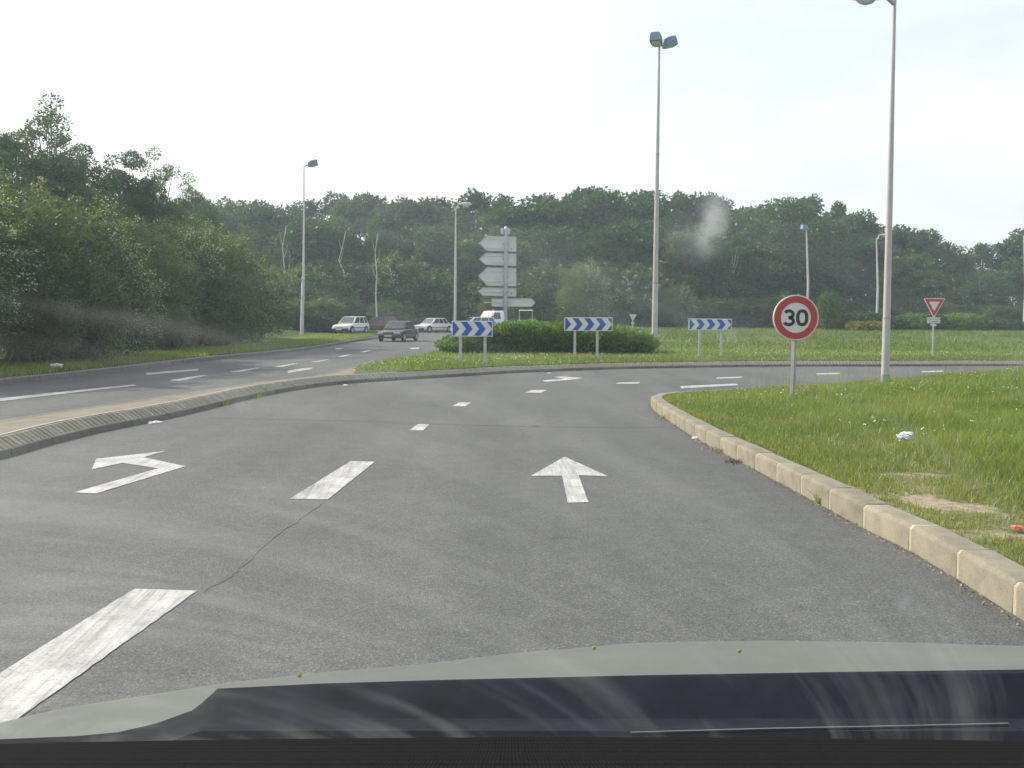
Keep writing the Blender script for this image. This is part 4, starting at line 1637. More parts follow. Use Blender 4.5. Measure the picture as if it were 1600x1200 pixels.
def cobra_head(o, at, ang, rise, reach, mat, s=1.0):
    d = Vector((math.cos(ang), math.sin(ang), 0))
    MB().tube([Vector(at) - Vector((0, 0, 0.1)), Vector(at) + d * 0.15 * s + Vector((0, 0, rise * 0.35)), Vector(at) + d * reach * 0.55 + Vector((0, 0, rise * 0.8)), Vector(at) + d * reach + Vector((0, 0, rise))], 0.05 * s, 8).build('arm', M['galv'], o, 40)
    c = Vector(at) + d * (reach + 0.3 * s) + Vector((0, 0, rise))
    Mx = Matrix.Translation(c) @ Matrix.Rotation(ang, 4, 'Z')
    rings = []
    for x, w_, h in ((-0.42, 0.05, 0.05), (-0.25, 0.12, 0.10), (0.0, 0.17, 0.16), (0.25, 0.16, 0.15), (0.38, 0.09, 0.08)):
        rings.append([Mx @ (Vector((x, w_ * math.cos(g), max(-0.03, h * math.sin(g)))) * s) for g in [2 * math.pi * k / 10 for k in range(10)]])
    hd = MB().loft(rings).build('lamp_head', mat, o, 60)
    rings = []
    for x, w_, h in ((-0.16, 0.06, 0.04), (-0.08, 0.13, 0.11), (0.06, 0.15, 0.15), (0.2, 0.12, 0.11), (0.28, 0.05, 0.04)):
        rings.append([Mx @ (Vector((x, w_ * math.cos(g), -0.02 + min(0.0, h * math.sin(g)))) * s) for g in [2 * math.pi * k / 12 for k in range(12)]])
    MB().loft(rings).build('bowl', M['lamp_bowl'], hd, 60)


# tall twin-headed lamp on the island
Yp = 48.0
b = AT(1022.5, 540, Yp)
zb = float(Zi(b.x, Yp))
tp = AT(1030, 72, Yp)
o = empty('street_lamp', (b.x, Yp, zb), 0, 'tall lamp post with two blue-grey heads on the roundabout island', 'street lamp')
tx, tz = tp.x - b.x, tp.z - zb
kp = Yp / FPX
pole_mesh(o, [(0, 0, -0.3), (tx * 0.5, 0, tz * 0.5), (tx, 0, tz)], [0.142, 0.098, 0.05], M['pole'])
for zc_, rr in ((tz * 0.21, 0.128), (tz * 0.64, 0.088)):
    MB().tube([(tx * zc_ / tz, 0, zc_ - 0.04), (tx * zc_ / tz, 0, zc_ + 0.04)], rr, 14).build('joint_band', M['galv_dark'], o, 40)
box_head(o, (tx + 0.05, 0, tz + 0.02), R(12), R(14), 0.66, 0.5, 0.42, M['lamp_blue'])
box_head(o, (tx - 0.03, -0.02, tz + 0.02), R(-112), R(14), 0.66, 0.5, 0.42, M['lamp_blue'])
# near lamp on the right verge
Yq = 19.4
b = AT(1383, 596, Yq)
zb = float(Zr(b.x, Yq))
o = empty('street_lamp', (b.x, Yq, zb), 0, 'near lamp post on the right verge whose lamp is at the top edge', 'street lamp')
tp = AT(1398, -4, Yq)
tx, tz = tp.x - b.x, tp.z - zb
pole_mesh(o, [(0, 0, -0.3), (tx * 0.5, 0, tz * 0.5), (tx * 0.93, 0, tz * 0.93), (tx, 0, tz + 0.05)], [0.076, 0.056, 0.032, 0.032], M['pole'])
MB().tube([(0, 0, -0.1), (0, 0, 0.16)], 0.080, 14).build('base_collar', M['galv_dark'], o, 40)
zb_ = AT(1387, 497, Yq).z - zb
MB().tube([(tx * zb_ / tz, 0, zb_ - 0.012), (tx * zb_ / tz, 0, zb_ + 0.012)], 0.073, 14).build('strap', M['galv_dark'], o, 40)
cobra_head(o, (tx, 0, tz - 0.02), R(180), 0.02, 0.22, M['lamp_blue'], 0.85)
# slim lamp on the left verge
Yl = 76.0
b = AT(471.5, 530, Yl)
zb = float(Zl(b.x, Yl))
tp = AT(475, 259, Yl)
o = empty('street_lamp', (b.x, Yl, zb), 0, 'slim lamp post with a single box head by the hawthorn bank', 'street lamp')
tx, tz = tp.x - b.x, tp.z - zb
pole_mesh(o, [(0, 0, -0.3), (tx * 0.55, 0, tz * 0.34), (tx * 0.7, 0, tz * 0.345), (tx, 0, tz)], [0.14, 0.12, 0.09, 0.04], M['pole_far'])
MB().box((0.0, -0.05, tz * 0.33), (0.34, 0.12, 0.10)).build('clamp', M['galv_dark'], o)
box_head(o, (tx + 0.18, 0, tz + 0.02), R(10), R(12), 0.72, 0.5, 0.42, M['lamp_blue'])


def far_cobra(px, Y, py, lab, f, side=1, s=1.6):
    x = X(px, Y)
    z = float(f(x, Y))
    tp = AT(px + 1.5, py, Y)
    o = empty('street_lamp', (x, Y, z), 0, lab, 'street lamp')
    tz = tp.z - z
    pole_mesh(o, [(0, 0, -0.3), (0.04, 0, tz * 0.5), (tp.x - x, 0, tz)], [0.12, 0.10, 0.055], M['pole_far'])
    cobra_head(o, (tp.x - x, 0, tz), R(5) if side > 0 else R(175), 0.30, 0.35, M['lamp_grey'], s)
    return o


far_cobra(710.5, 90, 325, 'thin lamp with a curved head just left of the direction signpost', T, 1, 1.5)
far_cobra(1368, 96, 373, 'thin far lamp with a curved head left of the near lamp post', T, 1, 1.25)
far_cobra(1598, 92, 368, 'far lamp post at the right edge of the picture', T, 1, 1.25)
Yk = 92.0
x = X(1260, Yk)
z = float(T(x, Yk))
tp = AT(1260, 358, Yk)
o = empty('street_lamp', (x, Yk, z), 0, 'far lamp with a small blue box head above the speed limit sign', 'street lamp')
tz = tp.z - z
pole_mesh(o, [(0, 0, -0.3), (0, 0, tz * 0.5), (tp.x - x, 0, tz)], [0.12, 0.10, 0.06], M['pole_far'])
box_head(o, (tp.x - x + 0.15, 0, tz + 0.02), R(195), R(8), 0.55, 0.5, 0.42, M['lamp_blue'])


# ------------------------------------------------------------------ vehicles
def car(name, loc, rz, lab, paint, L, Wd, H, kind, trim='black', dark_bumper=True):
    """front of the car points to local +x"""
    o = empty(name, loc, rz, lab, 'car', 'cars by the roundabout')
    hw = Wd / 2
    belt = H * 0.60
    hood = H * 0.545
    fx, rx = L / 2, -L / 2
    # lower body: rings along x
    if kind == 'hatch':
        st = [(rx, 0.80, 0.34, belt * 0.86), (rx + 0.10, 0.93, 0.24, belt * 0.98), (rx + 0.55, 1.0, 0.19, belt), (0.1, 1.0, 0.18, belt), (fx - L * 0.30, 1.0, 0.18, belt * 0.98), (fx - L * 0.15, 0.97, 0.19, hood * 0.97), (fx - 0.12, 0.90, 0.22, hood * 0.84), (fx, 0.80, 0.30, hood * 0.64)]
        gh = [(rx + 0.10, rx + 0.42), (fx - L * 0.27, fx - L * 0.46)]
    else:
        st = [(rx, 0.80, 0.34, belt * 0.84), (rx + 0.10, 0.93, 0.24, belt * 0.97), (rx + L * 0.20, 1.0, 0.19, belt), (0.0, 1.0, 0.18, belt), (fx - L * 0.28, 1.0, 0.18, belt * 0.97), (fx - L * 0.14, 0.97, 0.19, hood * 0.95), (fx - 0.12, 0.90, 0.22, hood * 0.82), (fx, 0.80, 0.30, hood * 0.62)]
        gh = [(rx + L * 0.13, rx + L * 0.28), (fx - L * 0.27, fx - L * 0.43)]
    rings = []
    for x, kw, zb, zt in st:
        y = hw * kw
        rings.append([Vector(v) for v in ((x, -y * 0.86, zb), (x, -y * 0.98, zb + 0.08), (x, -y, (zb + zt) * 0.5), (x, -y * 0.97, zt - 0.05), (x, -y * 0.86, zt), (x, y * 0.86, zt), (x, y * 0.97, zt - 0.05), (x, y, (zb + zt) * 0.5), (x, y * 0.98, zb + 0.08), (x, y * 0.86, zb))])
    MB().loft(rings).build('body', paint, o, 50, bevel=0.0)
    # cabin
    (br, tr), (bf, tf) = gh
    yb, yt = hw * 0.86, hw * 0.70
    zb, zt = belt - 0.02, H
    base = [Vector((br, -yb, zb)), Vector((bf, -yb, zb)), Vector((bf, yb, zb)), Vector((br, yb, zb))]
    top = [Vector((tr, -yt, zt)), Vector((tf, -yt, zt - 0.02)), Vector((tf, yt, zt - 0.02)), Vector((tr, yt, zt))]
    MB().loft([base, top]).build('cabin', paint, o, 50, bevel=0.05, seg=3)

    def pane(nm, quad, push):
        a = [v + push for v in quad]
        n = (a[1] - a[0]).cross(a[3] - a[0]).normalized() * 0.006
        if n.dot(push) < 0:
            n = -n
        MB().add(a + [v + n for v in a], [(0, 1, 2, 3), (4, 7, 6, 5), (0, 4, 5, 1), (1, 5, 6, 2), (2, 6, 7, 3), (3, 7, 4, 0)]).build(nm, M['glass'], o)

    def inset(A, B, C, D, u0, u1, v0, v1):
        f = lambda u, v: A.lerp(B, u).lerp(D.lerp(C, u), v)
        return [f(u0, v0), f(u1, v0), f(u1, v1), f(u0, v1)]
    pane('windscreen', inset(base[1], base[2], top[2], top[1], 0.06, 0.94, 0.06, 0.91), Vector((0.004, 0, 0.002)))
    pane('rear_window', inset(base[3], base[0], top[0], top[3], 0.08, 0.92, 0.08, 0.88), Vector((-0.004, 0, 0.002)))
    for sgn in (-1, 1):
        q = (base[0], base[1], top[1], top[0]) if sgn < 0 else (base[3], base[2], top[2], top[3])
        for u0, u1 in ((0.07, 0.30), (0.33, 0.60), (0.63, 0.93)) if kind != 'hatch' else ((0.06, 0.25), (0.29, 0.58), (0.62, 0.93)):
            pane('side_window', inset(*q, u0, u1, 0.10, 0.88), Vector((0, sgn * 0.004, 0.001)))
    # wheels
    wr = 0.29
    for wx in (fx - L * 0.19, rx + L * 0.20):
        for sgn in (-1, 1):
            MB().lathe([(0.0, 0), (wr * 1.16, 0), (wr * 1.16, 0.02), (0, 0.02)], (wx, sgn * hw * 0.985 - 0.01, wr + 0.02), 'Y', 20).build('wheel_arch', M['black'], o)
            wh = MB().lathe([(wr * 0.6, -0.07), (wr * 0.93, -0.08), (wr, -0.05), (wr, 0.05), (wr * 0.93, 0.08), (wr * 0.6, 0.07)], (wx, sgn * (hw - 0.055), wr), 'Y', 24).build('wheel', M['tyre'], o, 40)
            MB().lathe([(wr * 0.60, -0.06), (wr * 0.58, -0.075), (wr * 0.2, -0.078), (wr * 0.18, -0.085), (0.0, -0.085)] if sgn < 0 else [(wr * 0.60, 0.06), (wr * 0.58, 0.075), (wr * 0.2, 0.078), (wr * 0.18, 0.085), (0.0, 0.085)], (wx, sgn * (hw - 0.052), wr), 'Y', 20).build('rim', M['rim'], wh, 40)
    # front
    bm_ = M['black'] if dark_bumper else paint
    MB().loft([[Vector((fx - 0.16, s * hw * 0.93, z)) for s, z in ((-1, 0.22), (1, 0.22), (1, 0.46), (-1, 0.46))], [Vector((fx + 0.05, s * hw * 0.80, z)) for s, z in ((-1, 0.26), (1, 0.26), (1, 0.45), (-1, 0.45))]]).build('front_bumper', bm_, o, bevel=0.03)
    MB().loft([[Vector((rx + 0.16, s * hw * 0.94, z)) for s, z in ((-1, 0.26), (1, 0.26), (1, 0.50), (-1, 0.50))], [Vector((rx - 0.05, s * hw * 0.82, z)) for s, z in ((-1, 0.30), (1, 0.30), (1, 0.48), (-1, 0.48))]]).build('rear_bumper', bm_, o, bevel=0.03)
    zl = 0.545 if H < 1.45 else 0.56
    for sgn in (-1, 1):
        MB().loft([[Vector((fx - 0.10, sgn * hw * a, z)) for a, z in ((0.46, zl - 0.06), (0.88, zl - 0.05), (0.88, zl + 0.07), (0.46, zl + 0.06))], [Vector((fx + 0.012 - 0.06 * (a > 0.6), sgn * hw * a, z)) for a, z in ((0.46, zl - 0.06), (0.84, zl - 0.05), (0.84, zl + 0.06), (0.46, zl + 0.05))]]).build('headlight', M['headlamp'], o)
        MB().box((fx - L * 0.30, sgn * (hw + 0.07), belt + 0.08), (0.09, 0.17, 0.11)).build('wing_mirror', M[trim] if trim in M else paint, o, bevel=0.02)
        MB().box((0.0, sgn * (hw + 0.003), H * 0.36), (L * 0.52, 0.02, 0.06)).build('side_moulding', M['black'], o)
        MB().box((rx + 0.03, sgn * hw * 0.66, belt * 0.80), (0.06, 0.22, 0.16)).build('tail_light', M['sign_red'], o, bevel=0.01)
    MB().box((fx - 0.005, 0, zl), (0.03, hw * 0.84, 0.075)).build('grille', M['black'], o)
    MB().box((fx + 0.053, 0, 0.36), (0.012, 0.50, 0.105)).build('number_plate', M['plate'], o)
    return o


def pose(px, py, Y, f):
    p = AT(px, py, Y)
    return p.x, Y, float(f(p.x, Y))


# heading: rotate +x (front) to face the camera (-y) and a little to the left of it
FACE = R(-90)
x, y, z = pose(548, 526, 82, T)
car('hatchback', (x, y, z + 0.13), FACE - R(21), 'small white hatchback parked on the left verge past the slim lamp', M['car_white'], 3.6, 1.6, 1.40, 'hatch')
x, y, z = pose(623, 534, 67.5, T)
car('saloon_car', (x, y, z), FACE - R(12), 'dark grey-green saloon driving towards us on the left carriageway', M['car_dark'], 4.2, 1.62, 1.33, 'saloon', dark_bumper=False)
x, y, z = pose(677, 521, 97, T)
car('saloon_car', (x, y, z), FACE - R(40), 'white saloon on the far road behind the dark saloon', M['car_white'], 4.3, 1.68, 1.36, 'saloon')
x, y, z = pose(589, 520, 92, T)
car('estate_car', (x, y, z + 0.1), FACE - R(80), 'dull dark red car half hidden in shade behind the saloon', M['car_red'], 4.0, 1.65, 1.36, 'hatch')
x, y, z = pose(741, 510, 88, T)
car('hatchback', (x, y, z), FACE - R(70), 'pale silver-blue car whose roof shows above the left chevron board', M['car_silver'], 3.9, 1.65, 1.50, 'hatch')
x, y, z = pose(818, 512, 84, T)
car('saloon_car', (x, y, z - 0.06), FACE - R(75), 'pale blue car whose roof shows above the hedge beside the signpost', M['car_blue'], 4.2, 1.66, 1.36, 'saloon')

# small flatbed truck behind the signpost
x, y, z = pose(768, 510, 91, T)
o = empty('flatbed_truck', (x, y, z), FACE - R(52), 'white flatbed truck with a tubular rear frame behind the signpost', 'truck')
rings = []
for zz_, x0, x1, w_ in ((0.45, -0.75, 0.80, 0.92), (1.05, -0.75, 0.80, 0.95), (1.25, -0.75, 0.74, 0.94), (1.95, -0.70, 0.30, 0.82), (2.02, -0.62, 0.22, 0.76)):
    rings.append([Vector((x0, -w_, zz_)), Vector((x1, -w_, zz_)), Vector((x1, w_, zz_)), Vector((x0, w_, zz_))])
cab = MB().loft(rings).build('cab', M['car_white'], o, 30, bevel=0.03)
fr = rings[2], rings[3]


def quad(nm, pts, push, parent, mat):
    a = [Vector(p) + Vector(push) for p in pts]
    b_ = [v + Vector(push).normalized() * 0.008 for v in a]
    MB().add(a + b_, [(0, 1, 2, 3), (4, 7, 6, 5), (0, 4, 5, 1), (1, 5, 6, 2), (2, 6, 7, 3), (3, 7, 4, 0)]).build(nm, mat, parent)


quad('windscreen', [(0.70, -0.80, 1.30), (0.70, 0.80, 1.30), (0.36, 0.72, 1.88), (0.36, -0.72, 1.88)], (0.03, 0, 0.02), cab, M['glass'])
for s in (-1, 1):
    quad('side_window', [(-0.30, s * 0.925, 1.30), (0.62, s * 0.925, 1.30), (0.30, s * 0.835, 1.86), (-0.30, s * 0.835, 1.86)], (0, s * 0.012, 0.0), cab, M['glass'])
    MB().box((0.72, s * 1.06, 1.45), (0.08, 0.18, 0.28)).build('wing_mirror', M['black'], cab, bevel=0.02)
    MB().box((0.81, s * 0.66, 0.86), (0.05, 0.34, 0.18)).build('headlight', M['headlamp'], cab)
MB().box((0.82, 0, 0.52), (0.12, 1.86, 0.22)).build('front_bumper', M['black'], o, bevel=0.02)
MB().box((0.815, 0, 0.88), (0.03, 0.9, 0.16)).build('grille', M['black'], cab)
MB().box((-2.35, 0, 0.78), (3.1, 1.9, 0.14)).build('load_bed', M['galv'], o)
for s in (-1, 1):
    MB().box((-2.35, s * 0.96, 1.02), (3.1, 0.04, 0.36)).build('drop_side', M['sign_back'], o)
    MB().tube([(-3.85, s * 0.93, 0.8), (-3.85, s * 0.93, 2.12)], 0.035, 8).build('upright', M['galv'], o, 40)
    MB().tube([(-0.86, s * 0.93, 0.8), (-0.86, s * 0.93, 2.25)], 0.03, 8).build('upright', M['galv'], o, 40)
MB().tube([(-3.85, -0.93, 2.12), (-3.85, 0.93, 2.12)], 0.03, 8).build('cross_bar', M['galv'], o, 40)
MB().box((-0.90, 0, 1.5), (0.05, 1.8, 1.1)).build('headboard', M['galv'], o)
for wx in (0.25, -2.9):
    for s in (-1, 1):
        wh = MB().lathe([(0.2, -0.10), (0.33, -0.10), (0.36, -0.06), (0.36, 0.06), (0.33, 0.10), (0.2, 0.10)], (wx, s * 0.82, 0.36), 'Y', 20).build('wheel', M['tyre'], o, 40)
        MB().lathe([(0.2, -0.08), (0.2, 0.08), (0.05, 0.09), (0.0, 0.09)], (wx, s * 0.84, 0.36), 'Y', 16).build('rim', M['rim'], wh, 40)
MB().box((-1.6, 0, 0.55), (4.4, 0.8, 0.18)).build('chassis', M['black'], o)


# ------------------------------------------------------------------ grass, flowers, litter
def blades(name, x, y, z, h, wd, mat, lean=0.35):
    n = len(x)
    a = rng.uniform(0, 2 * math.pi, n)
    sd = np.column_stack([np.cos(a), np.sin(a), np.zeros(n)]) * wd[:, None]
    la = rng.uniform(0, 2 * math.pi, n)
    lv_ = np.column_stack([np.cos(la), np.sin(la), np.zeros(n)]) * (h * rng.uniform(0.1, 1.0, n) * lean)[:, None]
    P = np.column_stack([x, y, z])
    up = np.zeros((n, 3))
    up[:, 2] = h
    b0, b1 = P - sd, P + sd
    m0, m1 = P + up * 0.55 + lv_ * 0.3 - sd * 0.75, P + up * 0.55 + lv_ * 0.3 + sd * 0.75
    t = P + up + lv_
    Vt = np.stack([b0, b1, m1, m0, t], 1).reshape(-1, 3)
    k = np.arange(n)[:, None] * 5
    tri = np.concatenate([k + np.array([[0, 1, 2]]), k + np.array([[0, 2, 3]]), k + np.array([[3, 2, 4]])], 1).reshape(-1, 3)
    me = np_mesh(name, Vt, tri)
    me.materials.append(M[mat])
    o = link(name, me)
    return o


def scatter(n, x0, x1, y0, y1, poly):
    x, y = rng.uniform(x0, x1, n), rng.uniform(y0, y1, n)
    k = inside(x, y, poly)
    return x[k], y[k]


vis = lambda x, y, m=60: np.abs(x / np.maximum(y, 0.5) * FPX) < CX + m
# near right verge: dense, denser near the camera
xs_, ys_ = [], []
for (n, y0, y1, x1) in ((170000, 3.5, 8, 6.8), (170000, 8, 14, 10), (130000, 14, 25, 15)):
    a, b = scatter(n, 2.2, x1, y0, y1, rpoly)
    xs_.append(a)
    ys_.append(b)
x, y = np.concatenate(xs_), np.concatenate(ys_)
d = dist_poly(x, y, rk_in[::6])
so = soil_right(x, y)
cl = fbm(x, y, 1.3, 21)
keep = vis(x, y, 420) & (rng.random(len(x)) > so * 1.7 * (0.45 + 0.8 * vnoise(x, y, 6.0, 77))) & (rng.random(len(x)) < 0.30 + 0.9 * cl) & (d > 0.01)
x, y, d, cl = x[keep], y[keep], d[keep], cl[keep]
tall = sstep((d - 0.7) / 1.3)
h = (0.035 + 0.035 * cl + tall * (0.06 + 0.16 * cl ** 1.5)) * rng.uniform(0.55, 1.25, len(x)) * (1 + 0.5 * sstep((x - 6) / 5))
short = tall < rng.uniform(0.15, 0.75, len(x))
wdt = 0.0022 + 0.00022 * y
for nm, sel, mt, lab in (('long_grass', ~short, 'grass', 'long green grass over the right verge'), ('short_grass', short, 'grass_dry', 'short yellowish grass behind the pale kerb')):
    o = blades(nm, x[sel], y[sel], Zr(x[sel], y[sel]) - 0.01, h[sel], wdt[sel], mt, 0.7)
    tag(o, lab, kind='stuff')
# seed stalks along the far rim of the verge
x, y = scatter(9000, 4, 16, 12, 27, rpoly)
d = dist_poly(x, y, rk_in[::6])
k = (rng.random(len(x)) < 0.10 + 0.35 * (d < 1.5)) & vis(x, y)
x, y = x[k], y[k]
o = blades('seed_stalks', x, y, Zr(x, y), rng.uniform(0.22, 0.48, len(x)), np.full(len(x), 0.0025), 'grass_dry', 0.25)
tag(o, 'thin seed stalks standing above the verge grass', kind='stuff')


def flowers(name, x, y, z, size, lab):
    n = len(x)
    P = np.column_stack([x, y, z])
    Dd = np.column_stack([rng.normal(0, 1, n), rng.normal(0, 1, n), rng.uniform(-0.2, 0.6, n)])
    V1, F1 = leaf_quads(P, Dd, np.full(n, size), 0.9)
    V2_, F2 = leaf_quads(P, -Dd + rng.normal(0, 0.4, (n, 3)), np.full(n, size), 0.9)
    me = np_mesh(name, np.concatenate([V1, V2_]), np.concatenate([F1, F2 + len(V1)]))
    me.materials.append(M['petal'])
    o = link(name, me)
    tag(o, lab, kind='stuff')


x, y = scatter(2600, 2.8, 13, 6, 22, rpoly)
k = (fbm(x, y, 0.8, 33) > 0.56) & vis(x, y) & (dist_poly(x, y, rk_in[::6]) > 1.0)
x, y = x[k], y[k]
flowers('white_clover', x, y, Zr(x, y) + rng.uniform(0.10, 0.20, len(x)), 0.016, 'small white clover heads in the right verge grass')

# island grass: short, with a dry rim and daisies
x, y = scatter(150000, -5, 24, 24, 52, ipoly)
s_ = island_s(x, y)
k = (rng.random(len(x)) < np.clip(1.15 - (s_ - 1) / 16, 0.12, 1)) & vis(x, y)
x, y = x[k], y[k]
s_ = island_s(x, y)
dry = rng.random(len(x)) < np.clip(1.05 - (s_ - 2) / 9, 0.2, 0.95)
for nm, sel, mt, lab in (('island_grass', ~dry, 'grass', 'green grass on the roundabout mound'), ('dry_island_grass', dry, 'grass_dry', 'dry mown grass along the rim of the roundabout')):
    o = blades(nm, x[sel], y[sel], Zi(x[sel], y[sel]) - 0.01, rng.uniform(0.04, 0.13, sel.sum()), np.full(sel.sum(), 0.010), mt, 0.8)
    tag(o, lab, kind='stuff')
x, y = scatter(9000, -4, 22, 25, 42, ipoly)
s_ = island_s(x, y)
k = (rng.random(len(x)) < np.exp(-((s_ - 6.0) / 3.0) ** 2) * 0.6) & (fbm(x, y, 0.5, 41) > 0.42)
x, y = x[k], y[k]
flowers('daisies', x, y, Zi(x, y) + rng.uniform(0.03, 0.09, len(x)), 0.024, 'white daisies scattered on the rim of the roundabout')
# longer tufts over the mound further out
x, y = scatter(50000, -3, 40, 42, 84, ipoly)
k = vis(x, y) & (fbm(x, y, 0.35, 61) + rng.uniform(-0.2, 0.2, len(x)) > 0.42)
x, y = x[k], y[k]
o = blades('mound_grass', x, y, Zi(x, y) - 0.02, rng.uniform(0.08, 0.24, len(x)), np.full(len(x), 0.020), 'meadow', 0.7)
tag(o, 'longer grass tufts over the far side of the roundabout mound', kind='stuff')
# left verge grass
x, y = scatter(60000, -15, -10.5, 15, 82, lk_in[::2] + [V2(-20, 100), V2(-20, 0)])
k = vis(x, y) & (rng.random(len(x)) < np.clip(1.4 - y / 80, 0.3, 1))
x, y = x[k], y[k]
o = blades('verge_grass', x, y, Zl(x, y) - 0.01, rng.uniform(0.06, 0.20, len(x)), np.full(len(x), 0.009), 'grass', 0.7)
tag(o, 'shaded grass on the strip below the hawthorn bank', kind='stuff')


def crumple(name, p, sx_, sy_, sz_, mat, lab, cat, seed, group=None, flap=False):
    r_ = random.Random(seed)
    bm = bmesh.new()
    bmesh.ops.create_icosphere(bm, subdivisions=3, radius=1.0)
    ph = [r_.uniform(0, 6) for _ in range(6)]
    for v in bm.verts:
        c = v.co
        k = 1 + 0.22 * math.sin(5 * c.x + ph[0]) * math.cos(6 * c.y + ph[1]) + 0.16 * math.sin(11 * c.z + 7 * c.x + ph[2]) + r_.uniform(-0.08, 0.08)
        v.co = Vector((c.x * sx_ * k, c.y * sy_ * k, max(-0.02, c.z * sz_ * k + sz_ * 0.5)))
    me = bpy.data.meshes.new(name)
    bm.to_mesh(me)
    bm.free()
    o = link(name, me, None, M[mat])
    o.location = p
    o.rotation_euler = (0, 0, r_.uniform(0, 3))
    return tag(o, lab, cat, group)


p = W(1415, 686, 0.05, Zr)
bag = crumple('plastic_bag', p, 0.10, 0.07, 0.045, 'litter', 'crumpled white plastic bag lying in the right verge grass', 'litter', 3)
p2 = W(1590, 826, 0.02, Zr)
o = crumple('paper_wrapper', p2, 0.045, 0.03, 0.012, 'litter_orange', 'orange and white packet on bare soil at the right edge', 'litter', 5)
crumple('paper_scrap', W(88, 574, 0.05, Zl), 0.15, 0.11, 0.06, 'litter', 'white scrap lying on the left verge under the hawthorns', 'litter', 6)
crumple('paper_scrap', W(243, 661.5), 0.085, 0.06, 0.02, 'litter', 'white paper scrap on the road beside the median kerb', 'litter', 7)
crumple('paper_scrap', W(540, 603), 0.06, 0.05, 0.02, 'litter', 'tiny white scrap on the road at the tip of the island', 'litter', 8)
crumple('paper_scrap', W(1087, 686), 0.045, 0.03, 0.02, 'litter', 'small white scrap at the foot of the pale right kerb', 'litter', 9)
crumple('paper_scrap', W(858, 584), 0.05, 0.04, 0.02, 'litter', 'tiny white scrap by the island kerb ahead', 'litter', 10)


def weed(px, py, n, h, mat, lab, f=T, spread=0.10, cat='weed'):
    p = W(px, py, 0.0, f)
    x = p.x + rng.normal(0, spread, n)
    y = p.y + rng.normal(0, spread, n)
    o = blades('weed', x - p.x, y - p.y, np.zeros(n), rng.uniform(0.3, 1, n) * h, np.full(n, 0.004), mat, 1.1)
    o.location = p
    return tag(o, lab, cat, 'weeds growing at the kerbs')


weed(404, 617, 90, 0.26, 'grass', 'tall green weed at the median kerb', spread=0.09)
weed(383, 622, 130, 0.11, 'grass', 'low spreading weed at the median kerb, left of the tall one', spread=0.2)
weed(345, 633, 70, 0.10, 'grass', 'small weed tuft at the median kerb, farthest left', spread=0.10)
weed(1043, 655, 80, 0.09, 'grass_dry', 'dry weed tuft at the pale kerb near its bend', spread=0.06)
weed(1130, 706, 110, 0.07, 'straw', 'pale straw clump at the foot of the pale kerb', spread=0.07)
weed(1150, 723, 70, 0.05, 'cardboard', 'dark rotting leaf clump on the road by the pale kerb', spread=0.05)
weed(1279, 788, 22, 0.13, 'grass_dry', 'single thin dry weed in the kerb joint', spread=0.012)
# fallen debris along the right kerb
NL = 1500
x = rng.uniform(0, 1, NL)
q = [rk[min(len(rk) - 1, int(30 + a * 150))] for a in x]
P = np.array([(p.x - abs(rng.normal(0, 0.035)) - 0.005, p.y + rng.uniform(-0.06, 0.06), 0.005) for p in q])
Dl = np.column_stack([rng.normal(0, 1, NL), rng.normal(0, 1, NL), np.abs(rng.normal(0, 0.15, NL))])
o = link('leaf_litter', leaf_mesh('leaf_litter', P, Dl, rng.uniform(0.006, 0.020, NL), M['straw'], 0.6))
tag(o, 'crumbs of dead leaf and grit in the gutter of the pale kerb', kind='stuff')

# ------------------------------------------------------------------ the car we sit in
CARX = 0.50
own = empty('car', (CARX, 1.0, 0), R(90), 'our own car: dusty olive-grey bonnet and black scuttle at the bottom edge', 'car')
own_inv = (Matrix.Translation((CARX, 1.0, 0)) @ Matrix.Rotation(R(90), 4, 'Z')).inverted()
L_ = lambda p: own_inv @ Vector(p)
crest = [(-120, 1160), (0, 1131), (50, 1119), (100, 1109), (220, 1090), (350, 1070), (500, 1053), (650, 1041), (800, 1023), (1000, 1006), (1200, 1002.5), (1400, 1005), (1600, 1011), (1760, 1018), (2000, 1036), (2200, 1066), (2330, 1110)]
bx = np.interp
rings = []
for px, py in [(p_, float(np.interp(p_, [a for a, b in crest], [b for a, b in crest]))) for p_ in np.linspace(-120, 2330, 80)]:
    py = float(py)
    Yc = float(np.interp(px, [-120, 100, 400, 700, 1000, 1300, 1760, 2050, 2330], [1.16, 1.30, 1.58, 1.80, 1.93, 1.98, 1.92, 1.75, 1.45]))
    c = AT(px, py, Yc)
    # the skin runs back from the crest, just under the line of sight, to the scuttle
    rear_py = float(np.interp(px, [-120, 0, 180, 260, 330, 700, 1000, 1600, 1760, 2330], [1200, 1190, 1178, 1170, 1160, 1140, 1130, 1120, 1120, 1180]))
    rY = 1.02
    re = AT(px, rear_py, rY)
    ring = [c + Vector((0, 0.10, -0.35)), c + Vector((0, 0.10, -0.10)), c + Vector((0, 0.06, -0.028)), c + Vector((0, 0.02, -0.004)), c]
    for t in (0.2, 0.45, 0.7, 1.0):
        m_ = c.lerp(re, t)
        ring.append(m_)
    ring += [re + Vector((0, -0.03, -0.05)), re + Vector((0, -0.03, -0.22))]
    rings.append([L_(v) for v in ring])
MB().loft(rings, cap=False, closed=False).build('bonnet', M['bonnet'], own, 60)
for qx, qy, t_ in ((928, 1014, 'yellow-green seed on the bonnet crest, left one'), (1155, 1019, 'yellow-green seed on the bonnet, right one'), (468, 1056, 'tiny yellow seed at the left of the bonnet crest')):
    crumple('fallen_seed', AT(qx, qy, 1.66 if qx > 600 else 1.62), 0.0035, 0.003, 0.003, 'seed', t_, 'seed', int(qx), 'seeds fallen on the bonnet')
